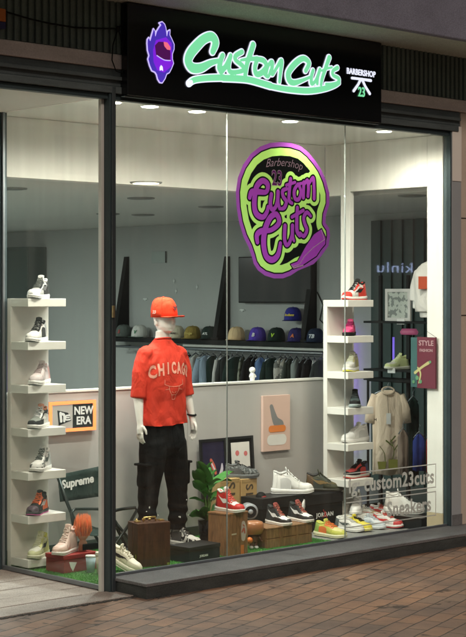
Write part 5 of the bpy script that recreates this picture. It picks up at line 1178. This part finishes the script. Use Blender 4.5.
# rail of clothes under the shelf
t = thing('clothes_rail', 'dark metal clothes rail under the long cap shelf', 'clothes rail', (SX-.0, ya, 1.26))
MB().tube([(0, .05, 0), (0, yb-ya-.15, 0)], .014, 10).build('rail', steel, t, True)
for yy in (.06, (yb-ya)/2, yb-ya-.16): MB().tube([(0, yy, 0), (.24, yy, .0)], .01, 8).build('rail_bracket', black, t, True)
def garment(label, x, y, z, rz, w_, L_, col, thick=.05, group=None, sleeve=.2, pant=False, mm=None):
    t = thing('hanging_garment', label, 'garment', (x, y, z), R(rz), group)
    MB().tube([(0, 0, .0), (.012, 0, .022), (0, 0, .036), (-.018, 0, .022)], .003, 6).tube([(-w_*.42, 0, -.09), (0, 0, -.03), (w_*.42, 0, -.09)], .006, 6).tube([(0, 0, -.03), (0, 0, .0)], .003, 6).build('hanger', steel, t, True)
    f = MB(); h_ = w_/2
    sp = [(0, 0, -.055, h_*.25, thick*.3), (0, 0, -.08, h_*.62, thick*.5), (0, 0, -.12, h_*.95, thick*.7), (0, 0, -.2, h_, thick*.9), (0, 0, -L_*.6, h_*.96, thick), (0, 0, -L_, h_*.98, thick*1.1)]
    rg = []
    ph = random.random()*6
    for cx, cy, z_, rx, ry in sp:
        r = []
        for j in range(36):
            a = 2*math.pi*j/36; k = 1+ (.22*math.sin(a*5+ph)+.15*math.sin(a*9+ph*2))*min(1, -z_/L_+.1)
            r.append((cx+rx*math.cos(a), ry*math.sin(a)*k+.008*math.sin(a*3+z_*8), z_+(.008*math.sin(a*4+ph) if z_ == -L_ else 0)))
        rg.append(r)
    f.loft(rg)
    f.build('cloth_body', mm or colmat(col, .85, 'cloth', bump=.15, bscale=90), t, True)
    if not pant:
        for sx in (-1, 1):
            g2 = MB().tube([(sx*h_*.72, 0, -.10), (sx*h_*.98, .01, -.115-sleeve*.5), (sx*h_*1.06, .015, -.115-sleeve)], [thick*.8, thick*1.0, thick*1.0], 14)
            for i, v in enumerate(g2.v): g2.v[i] = Vector((v.x, v.y*.6, v.z))
            g2.build('sleeve', mm or colmat(col, .85, 'cloth', bump=.15, bscale=90), t, True)
    return t
gc = [((.30,.32,.33), 'grey'), ((.015,.02,.02), 'black'), ((.62,.62,.6), 'white'), ((.02,.02,.022), 'black'), ((.28,.36,.45), 'pale blue denim'), ((.015,.02,.02), 'black'), ((.5,.5,.48), 'light grey'), ((.03,.035,.035), 'charcoal'), ((.38,.36,.34), 'stone grey'), ((.02,.03,.028), 'black green'), ((.12,.13,.10), 'camouflage grey'), ((.02,.025,.025), 'black'), ((.02,.02,.02), 'black'), ((.13,.22,.42), 'blue denim'), ((.10,.18,.38), 'darker blue denim'), ((.02,.03,.03), 'black'), ((.35,.34,.30), 'faded grey'), ((.20,.21,.18), 'grey brown'), ((.05,.06,.05), 'dark olive'), ((.22,.25,.24), 'slate'), ((.02,.025,.025), 'black'), ((.02,.02,.02), 'black'), ((.58,.57,.53), 'off white'), ((.06,.07,.07), 'dark grey')]
ordn = ['first', 'second', 'third', 'fourth', 'fifth', 'sixth', 'seventh', 'eighth', 'ninth', 'tenth', 'eleventh', 'twelfth', 'thirteenth', 'fourteenth', 'fifteenth', 'sixteenth', 'seventeenth', 'eighteenth', 'nineteenth', 'twentieth', 'twenty-first', 'twenty-second', 'twenty-third', 'last']
us = [183.5+6.0*i for i in range(24)]
pats = {8: splotch('pat_stone', (.12,.12,.12), (.45,.44,.42), 14), 10: splotch('pat_camo', (.07,.08,.05), (.22,.23,.18), 12), 16: splotch('pat_fade', (.12,.12,.11), (.42,.40,.36), 16), 17: splotch('pat_brown', (.10,.10,.09), (.28,.27,.23), 15), 22: splotch('pat_white', (.15,.15,.14), (.60,.58,.54), 16)}
random.seed(31)
for i, u in enumerate(us):
    u += random.uniform(-1.6, 1.6); y = at(u, 0, X=SX).y; garment('%s garment, %s from the left on the rail under the caps' % (gc[i][1], ordn[i]), SX, y, 1.245, random.uniform(-24, 38), (random.uniform(.13, .19) if i in (5, 8, 13, 14, 16, 17, 19, 22) else random.uniform(.20, .33)), random.uniform(.5, .68), gc[i][0], random.uniform(.03, .05), 'garments on the rail under the caps', sleeve=.26, pant=(i in (5, 8, 13, 14, 16, 17, 19, 22)), mm=pats.get(i))
# tall dark cabinet far left
y0 = at(28.5, 0, X=RX-.3).y
t = thing('tall_cabinet', 'tall near-black cabinet in the room at the far left', 'cabinet', (RX-.3, y0, FZ))
bx('cabinet_body', mat('cabinet_green_black', (.012, .03, .026), .4), (0, .29, 0, .9, .001, 2.60), t, .004); bx('cabinet_door', mat('cabinet_door', (.015, .035, .03), .3), (-.012, -.002, .01, .89, 1.2, 2.55), t, .003)
bx('lower_door', colmat((.10, .05, .22), .5, 'panel'), (-.012, -.002, .01, .89, .08, 1.19), t, .003)
# wall vents and little ornaments
t = thing('wall_vent', 'pale rectangular vent high on the side wall above the mannequin', 'vent', (RX, at(166, 0, X=RX-.02).y, at(160, 263, X=RX).z))
bx('vent_frame', colmat((.33,.38,.36), .6, 'metal'), (-.012, -.001, 0, .28, 0, .14), t, .002); MB().box(-.016, -.013, .0, .02, .0, .14).build('vent_slot', black, t)
for (u, v), lab in zip(((174, 281), (176, 291), (197, 287), (145, 300), (242, 311)), ('silver star ornament above the red cap, upper one', 'silver star ornament just below the upper one', 'silver star ornament right of the pair above the cap', 'silver winged ornament left of the red cap', 'silver winged ornament above the cream cap')):
    p = at(u, v, X=RX-.012); D = Draw(-.06, .06, -.06, .06, .004)
    if 'star' in lab: D.stroke([(0, -.04, .003), (0, 0, .009), (0, .04, .003)], False).stroke([(-.03, 0, .003), (0, 0, .009), (.03, 0, .003)], False)
    else: D.stroke([(-.055, .015, .006), (-.02, .02, .014), (0, 0, .012), (.02, .02, .014), (.055, .01, .006)])
    mb = MB(); D.into(mb, Matrix.Rotation(R(-90), 4, 'Z') @ Matrix.Rotation(R(90), 4, 'X'), 0, .006); o = mb.build('wall_ornament', colmat((.65,.68,.66), .3, 'metal')); o.location = p; o.scale = (.7,)*3; tag(o, lab, 'ornament', 'small silver ornaments on the side wall')

# ---- right part of the room, seen through the portal
t = thing('slat_backdrop', 'dark green-black slatted wall panel behind the right portal', 'wall panel', (RX-.02, 0, FZ))
ya_ = at(432, 0, X=RX-.04).y; yb_ = at(371, 0, X=RX-.04).y; db = mat('backdrop_green', (.010, .034, .029), .55, var=.2)
bx('panel', db, (-.02, -.001, ya_-.6, yb_, .0, 2.74), t, 0)
for i in range(9): y_ = ya_-.5+i*(yb_-ya_+.5)/9; bx('slat', db, (-.04, -.021, y_, y_+.10, .0, 2.74), t, .002)
XR = 4.6
def rp3(u, v, X=XR): return at(u, v, X=X)
# black display rack
ys0 = rp3(436, 0).y; ys1 = rp3(372, 0).y
t = thing('display_rack', 'black metal rack with thin shelves seen through the right portal', 'rack', (XR, ys0, FZ+.001)); L_ = ys1-ys0; zz = lambda u, v: rp3(u, v).z-FZ-.001
zr = [zz(395, 321), zz(395, 369), zz(395, 378.5)]
for z_ in zr: bx('rack_shelf', black, (-.12, .12, 0, L_, z_-.02, z_), t, .002)
for y_ in (0, L_*.52, L_-.03): bx('upright', black, (.09, .12, y_, y_+.03, 0, zz(400, 275)), t, .002)
# framed silver picture on the rack
a = rp3(385, 320, XR-.05); b = rp3(410, 321, XR-.05); h_ = rp3(390, 288, XR-.05).z-a.z; w_ = a.y-b.y
t = thing('framed_print', 'silver framed print with grey scribble standing on the black rack', 'picture', (XR-.05, a.y, zr[0]+FZ+.002), R(-90)); t.rotation_euler = (0, R(0), R(-90))
MB().box(0, w_, 0, .02, 0, .03).box(0, w_, 0, .02, h_-.03, h_).box(0, .03, 0, .02, .03, h_-.03).box(w_-.03, w_, 0, .02, .03, h_-.03).build('frame', colmat((.55,.54,.52), .3, 'metal'), t)
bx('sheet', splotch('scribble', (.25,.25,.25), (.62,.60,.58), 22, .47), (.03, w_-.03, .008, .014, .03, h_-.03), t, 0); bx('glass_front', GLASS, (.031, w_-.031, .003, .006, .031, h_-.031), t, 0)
bx('price_card', colmat((.7,.7,.68), .6, 'paper'), (w_*.62, w_*.62+.09, -.05, -.045, -.03, .02), t, 0)
# yellow green shoe on the rack with its card
p = rp3(398, 368, XR-.03); s_ = shoe('pale green and white sneaker on the middle of the black rack', (XR-.02, p.y, zr[1]+FZ+.003), 170, L=.27, up=(.55,.62,.30), sole=(.7,.72,.6), toe=(.66,.66,.58), lace=(.7,.75,.5), high=.5)
bx('price_card', colmat((.7,.7,.68), .6, 'paper'), (XR-.13, XR-.125, p.y-.05, p.y+.04, zr[1]+FZ-.03, zr[1]+FZ+.015), None, 0); tag(bpy.data.objects['price_card.001'], 'small white price card below the pale green sneaker', 'price card')
# pink lit thing between
p = rp3(407, 332, XR); t = thing('pink_lamp', 'small glowing pink object on the rack behind the framed print', 'lamp', (XR+.03, p.y, p.z)); MB().rings([(0,0,-.025,.05,.09),(0,0,.0,.06,.10),(0,0,.03,.04,.08)], 16).build('lamp_body', emis('pink_lamp', (.45, .10, .20), .4), t, True)
bx('lamp_foot', black, (-.02, .02, -.02, .02, -.25, -.026), t)
# violet light tube
p = rp3(393.5, 360, 4.75); t = thing('violet_tube', 'short violet light tube standing behind the rack', 'light tube', (4.75, p.y, rp3(393.5, 369, 4.75).z))
MB().tube([(0, 0, 0), (0, 0, .30)], .010, 10).build('tube', emis('violet_tube', (.25, .16, .9), .8), t, True); bx('end_cap', black, (-.014, .014, -.014, .014, -.03, -.001), t)
# violet washed panel left of the rack
y0 = y1 = at(347, 0, X=RX-.1).y
t = thing('violet_strip_lamp', 'violet strip light washing the wall behind the far portal post', 'strip light', (RX-.1, (y0+y1)/2, FZ+.3))
bx('strip', emis('violet_strip', (.45, .25, 1), 8), (.0, .012, -.012, .012, .0, 1.3), t, 0); bx('strip_housing', black, (-.02, -.002, -.02, .02, -.02, 1.33), t, .002)
# poster hanging on the inner face of the near portal post
XP = 3.47; a = rp3(417, 388, XP); b = rp3(435.5, 388, XP); c_ = rp3(410.5, 388, XP); h_ = rp3(417, 337, XP).z-a.z; w_ = a.y-b.y; wt = c_.y-a.y
t = thing('hanging_poster', 'wine red poster board with a teal side strip hanging on the near portal post', 'poster', (XP, a.y, a.z)); t.rotation_euler = (0, 0, R(-90))
bx('board', colmat((.12,.012,.03), .7, 'paper'), (0, w_, 0, .016, 0, h_), t, .002); bx('teal_strip', colmat((.03,.10,.10), .6, 'paper'), (-wt, -.001, .002, .014, .006, h_-.004), t, .002)
MB().text('STYLE', w_*.30, FR(w_*.5, -.002, h_*.88), .0006, .02).build('title_lettering', colmat((.42,.26,.28), .6, 'ink'), t); MB().text('FASHION', w_*.17, FR(w_*.5, -.002, h_*.74), .0006, .02).build('small_lettering', colmat((.42,.26,.28), .6, 'ink'), t)
D = Draw(-wt, w_, 0, h_, .002).stroke([(-w_*.1, h_*.30, .012), (w_*.30, h_*.42, .010), (w_*.62, h_*.50, .013)]).stroke([(w_*.10, h_*.10, .005), (w_*.20, h_*.28, .008), (w_*.05, h_*.40, .007)]); D.into(mb := MB(), FR(0, -.002, 0)); mb.build('drawing', colmat((.45,.42,.18), .6, 'ink'), t)
D = D.blank().poly(disc_pts(w_*.02, h_*.20, .018)).poly(disc_pts(w_*.20, h_*.13, .016)).poly(disc_pts(-w_*.18, h_*.12, .014)).poly(disc_pts(w_*.72, h_*.52, .012)); D.into(mb := MB(), FR(0, -.0035, 0)); mb.build('drawing', colmat((.10,.26,.12), .6, 'ink'), t)
MB().tube([(0, .006, h_), (w_*.5, .006, h_+.05), (w_, .006, h_)], .0015, 5).build('string', black, t)
# beige shirt on a hanger
XJ = 4.35; p = at(388, 384, X=XJ); q2 = at(388, 474, X=XJ)
bg_m = mat('beige_shirt', (.78, .63, .48), .85, var=.06, scale=5, bump=.15, bscale=90)
wj = 41/1600*((p-EYE).dot(fw))
t = garment('beige short sleeved shirt with a plant print hanging in the portal', XJ, p.y, p.z-.0, -45, wj*.78, p.z-q2.z, (.62,.47,.33), .06, None, .24, mm=bg_m)
Mj = FR(0, -.075, 0)
D = Draw(-.15, .15, -(p.z-q2.z)+.03, -.2, .003); zb_ = -(p.z-q2.z)
for L in ([(.03, zb_+.12, .004), (.05, zb_+.22, .004), (.02, zb_+.32, .003)], [(-.03, zb_+.12, .004), (-.04, zb_+.2, .003), (-.08, zb_+.26, .003)], [(.05, zb_+.22, .004), (.10, zb_+.30, .006)], [(.04, zb_+.26, .004), (-.02, zb_+.31, .007)], [(.02, zb_+.30, .005), (.06, zb_+.35, .007)]): D.stroke(L)
D.into(mb := MB(), Mj); mb.build('printed_stems', colmat((.12,.14,.04), .8, 'ink'), t)
D = D.blank().poly([(-.09, zb_+.05), (-.03, zb_+.05), (-.02, zb_+.12), (-.10, zb_+.12)]).poly([(.0, zb_+.05), (.09, zb_+.05), (.10, zb_+.14), (-.0, zb_+.14)]); D.into(mb := MB(), Mj, .001); mb.build('printed_pots', colmat((.22,.22,.05), .8, 'ink'), t)
bx('tag', colmat((.7,.7,.68), .6, 'paper'), (-.02, .02, -.085, -.082, -.36, -.26), t, 0); MB().tube([(-.01, -.05, -.08), (0, -.083, -.26)], .002, 5).build('tag_string', black, t)
MB().text('H', .035, Matrix.Translation((-.12, -.076, -.32)) @ Matrix.Rotation(R(90), 4, 'X'), .001, .03).build('chest_mark', colmat((.08,.06,.05), .8, 'ink'), t)
MB().tube([(.055*math.cos(a), -.01+.045*math.sin(a), -.060+.030*math.sin(a)) for a in [i*math.pi/9 for i in range(19)]], .009, 8).build('collar_lining', colmat((.62,.50,.38), .8, 'cloth'), t, True)
# trouser leg hanging beside the shirt, blue and red garments
def atg(lab, u, v0, v1, X, wpx, col, rz=-47):
    p = at(u, v0, X=X); q = at(u, v1, X=X); return garment(lab, X, p.y, p.z, rz, wpx/1600*((p-EYE).dot(fw)), p.z-q.z, col, .05, None, .15, True)
atg('taupe trousers hanging just right of the beige shirt', 403, 424, 474, 4.25, 11, (.26,.20,.16))
atg('bright blue garment hanging near the right portal post', 419, 428, 470, 4.45, 13, (.03,.05,.22)); atg('red garment hanging behind the right portal post', 430, 428, 472, 4.5, 8, (.50,.03,.03))
for u, lab in ((413, 'first long black garment between shirt and blue garment'), (437, 'long black garment behind the red one')): atg(lab, u, 392, 478, 4.6, 12, (.015,.02,.02))
t = thing('garment_rack', 'black garment rail holding the beige shirt and coloured clothes', 'clothes rail', (XJ, at(440, 0, X=XJ).y, at(388, 382, X=XJ).z+.01)); Lr = at(368, 0, X=XJ).y-t.location.y
MB().tube([(0, 0, 0), (0, Lr, 0)], .012, 8).build('rail', black, t, True)
for y_ in (0, Lr): MB().tube([(0, y_, 0), (0, y_, FZ-t.location.z+.01)], .012, 8).build('upright', black, t, True); MB().tube([(-.2, y_, FZ-t.location.z+.02), (.2, y_, FZ-t.location.z+.02)], .014, 8).build('foot_bar', black, t, True)
# second mannequin half hidden by the portal post
X2 = 4.25; p = at(436, 310, X=X2); 
t = thing('mannequin', 'white mannequin bust in white shirt and cap half hidden by the near portal post', 'mannequin', (X2, p.y-.01, FZ+.001), R(-46)); hz = at(427, 312, X=X2).z-FZ
ht = at(427, 228, X=X2).z-FZ
b2 = MB().rings([(0,0,hz-.05,.15,.10),(0,0,hz+.1,.16,.11),(0,0,hz+.30,.19,.11),(0,0,hz+.42,.14,.09),(0,0,hz+.46,.055,.055),(0,0,ht-.24,.05,.05)], 24).rings([(0,0,ht-.25,.03,.04),(0,0,ht-.2,.06,.075),(0,0,ht-.12,.075,.09),(0,0,ht-.05,.07,.085),(0,0,ht-.02,.04,.05)], 24)
for sx in (-1, 1):
    b2.tube([(sx*.13,.02,hz+.34),(sx*.17,.05,hz+.14),(sx*.175,.07,hz+.03)], [.045,.04,.034], 12)
fused(b2, .008, 4).build('body', mw, t, True)
s2 = MB().rings([(0,0,hz+.0,.19,.13),(0,0,hz+.2,.20,.135),(0,0,hz+.32,.21,.13),(0,0,hz+.40,.16,.10),(0,0,hz+.45,.07,.07)], 28)
for sx in (-1, 1): s2.tube([(sx*.13,.02,hz+.35),(sx*.17,.04,hz+.22),(sx*.18,.06,hz+.10)], [.068,.062,.06], 16)
fused(s2, .009, 5).build('shirt', colmat((.70,.69,.66), .85, 'cloth'), t, True)
bx('shirt_print', colmat((.55,.10,.05), .8, 'ink'), (-.17, .13, -.146, -.128, hz+.20, hz+.31), t, .002); MB().text('T', .13, FR(0, -.15, hz+.10), .001, .04).build('shirt_letter', colmat((.06,.06,.06), .8, 'ink'), t)
MB().tube([(0, 0, .03), (0, 0, hz-.04)], .018, 12).build('stand_pole', steel, t, True); MB().rings([(0,0,0,.17,.17),(0,0,.03,.15,.15)], 28).build('stand_base', black, t)
c2 = cap('dark brown cap with pale letters on the second mannequin', (X2, t.location.y, ht-.075+FZ), -130, (.10,.05,.035), None, 'S', (.7,.65,.6), scale=1.02, group=None)
# ================================================================ ACROSS THE STREET (what the glass reflects)
def mirror(u, v, Y):
    g_ = at(u, v, Y=0); d = (g_-EYE); k = (g_.y-Y)/d.y; return Vector((g_.x+d.x*k, Y, g_.z+d.z*k))
OY = -24
t = thing('building', 'dark plastered building across the street with a few added lit windows', 'building', (24, OY, GZ))
bx('wall', stained('far_plaster', (.16, .16, .15), .9, .5, .7, 1.2), (-26, 26, -6, 0, 0, 14), t, 0)
bx('shopfront', mat('far_shopfront', (.05, .055, .06), .4), (-25.8, 25.8, .001, .12, .0, 3.4), t, .01)
lw_ = emis('added_lit_window', (1, .80, .52), 1.6); dwn = mat('dark_window', (.02, .025, .03), .15)  # lit windows out of view, added to give the glass faint reflections
random.seed(21)
for r_ in range(3):
    for c_ in range(13):
        x_ = -24+c_*3.9; z_ = 4.6+r_*3.0; on = random.random() < .28
        f_ = bx('window', frame_m, (x_, x_+1.5, .002, .06, z_, z_+1.7), t, .01)
        bx('pane', lw_ if on else dwn, (x_+.08, x_+1.42, .062, .07, z_+.08, z_+1.62), f_, 0)
c0 = mirror(377, 268, OY+.3); c1 = mirror(412, 268, OY+.3); cm_ = (c0+c1)/2
t = thing('neon_sign', 'pale blue glowing shop sign across the street seen mirrored in the glass', 'neon sign', tuple(cm_))
mb = MB().text('kinlu', 1, Matrix.Identity(4), .0, -.004, 0, 1.1); xs = [v.x for v in mb.v]; k_ = abs(c1.x-c0.x)/(max(xs)-min(xs))
MB().add([(-v.x*k_, .01, v.y*k_*.55) for v in mb.v], mb.f).build('glowing_script', emis('neon_blue', (.50, .62, 1.0), 7), t)
bx('back_plate', black, (-abs(c1.x-c0.x)*.6, abs(c1.x-c0.x)*.6, -.15, .0, -.45, .45), t, .01)
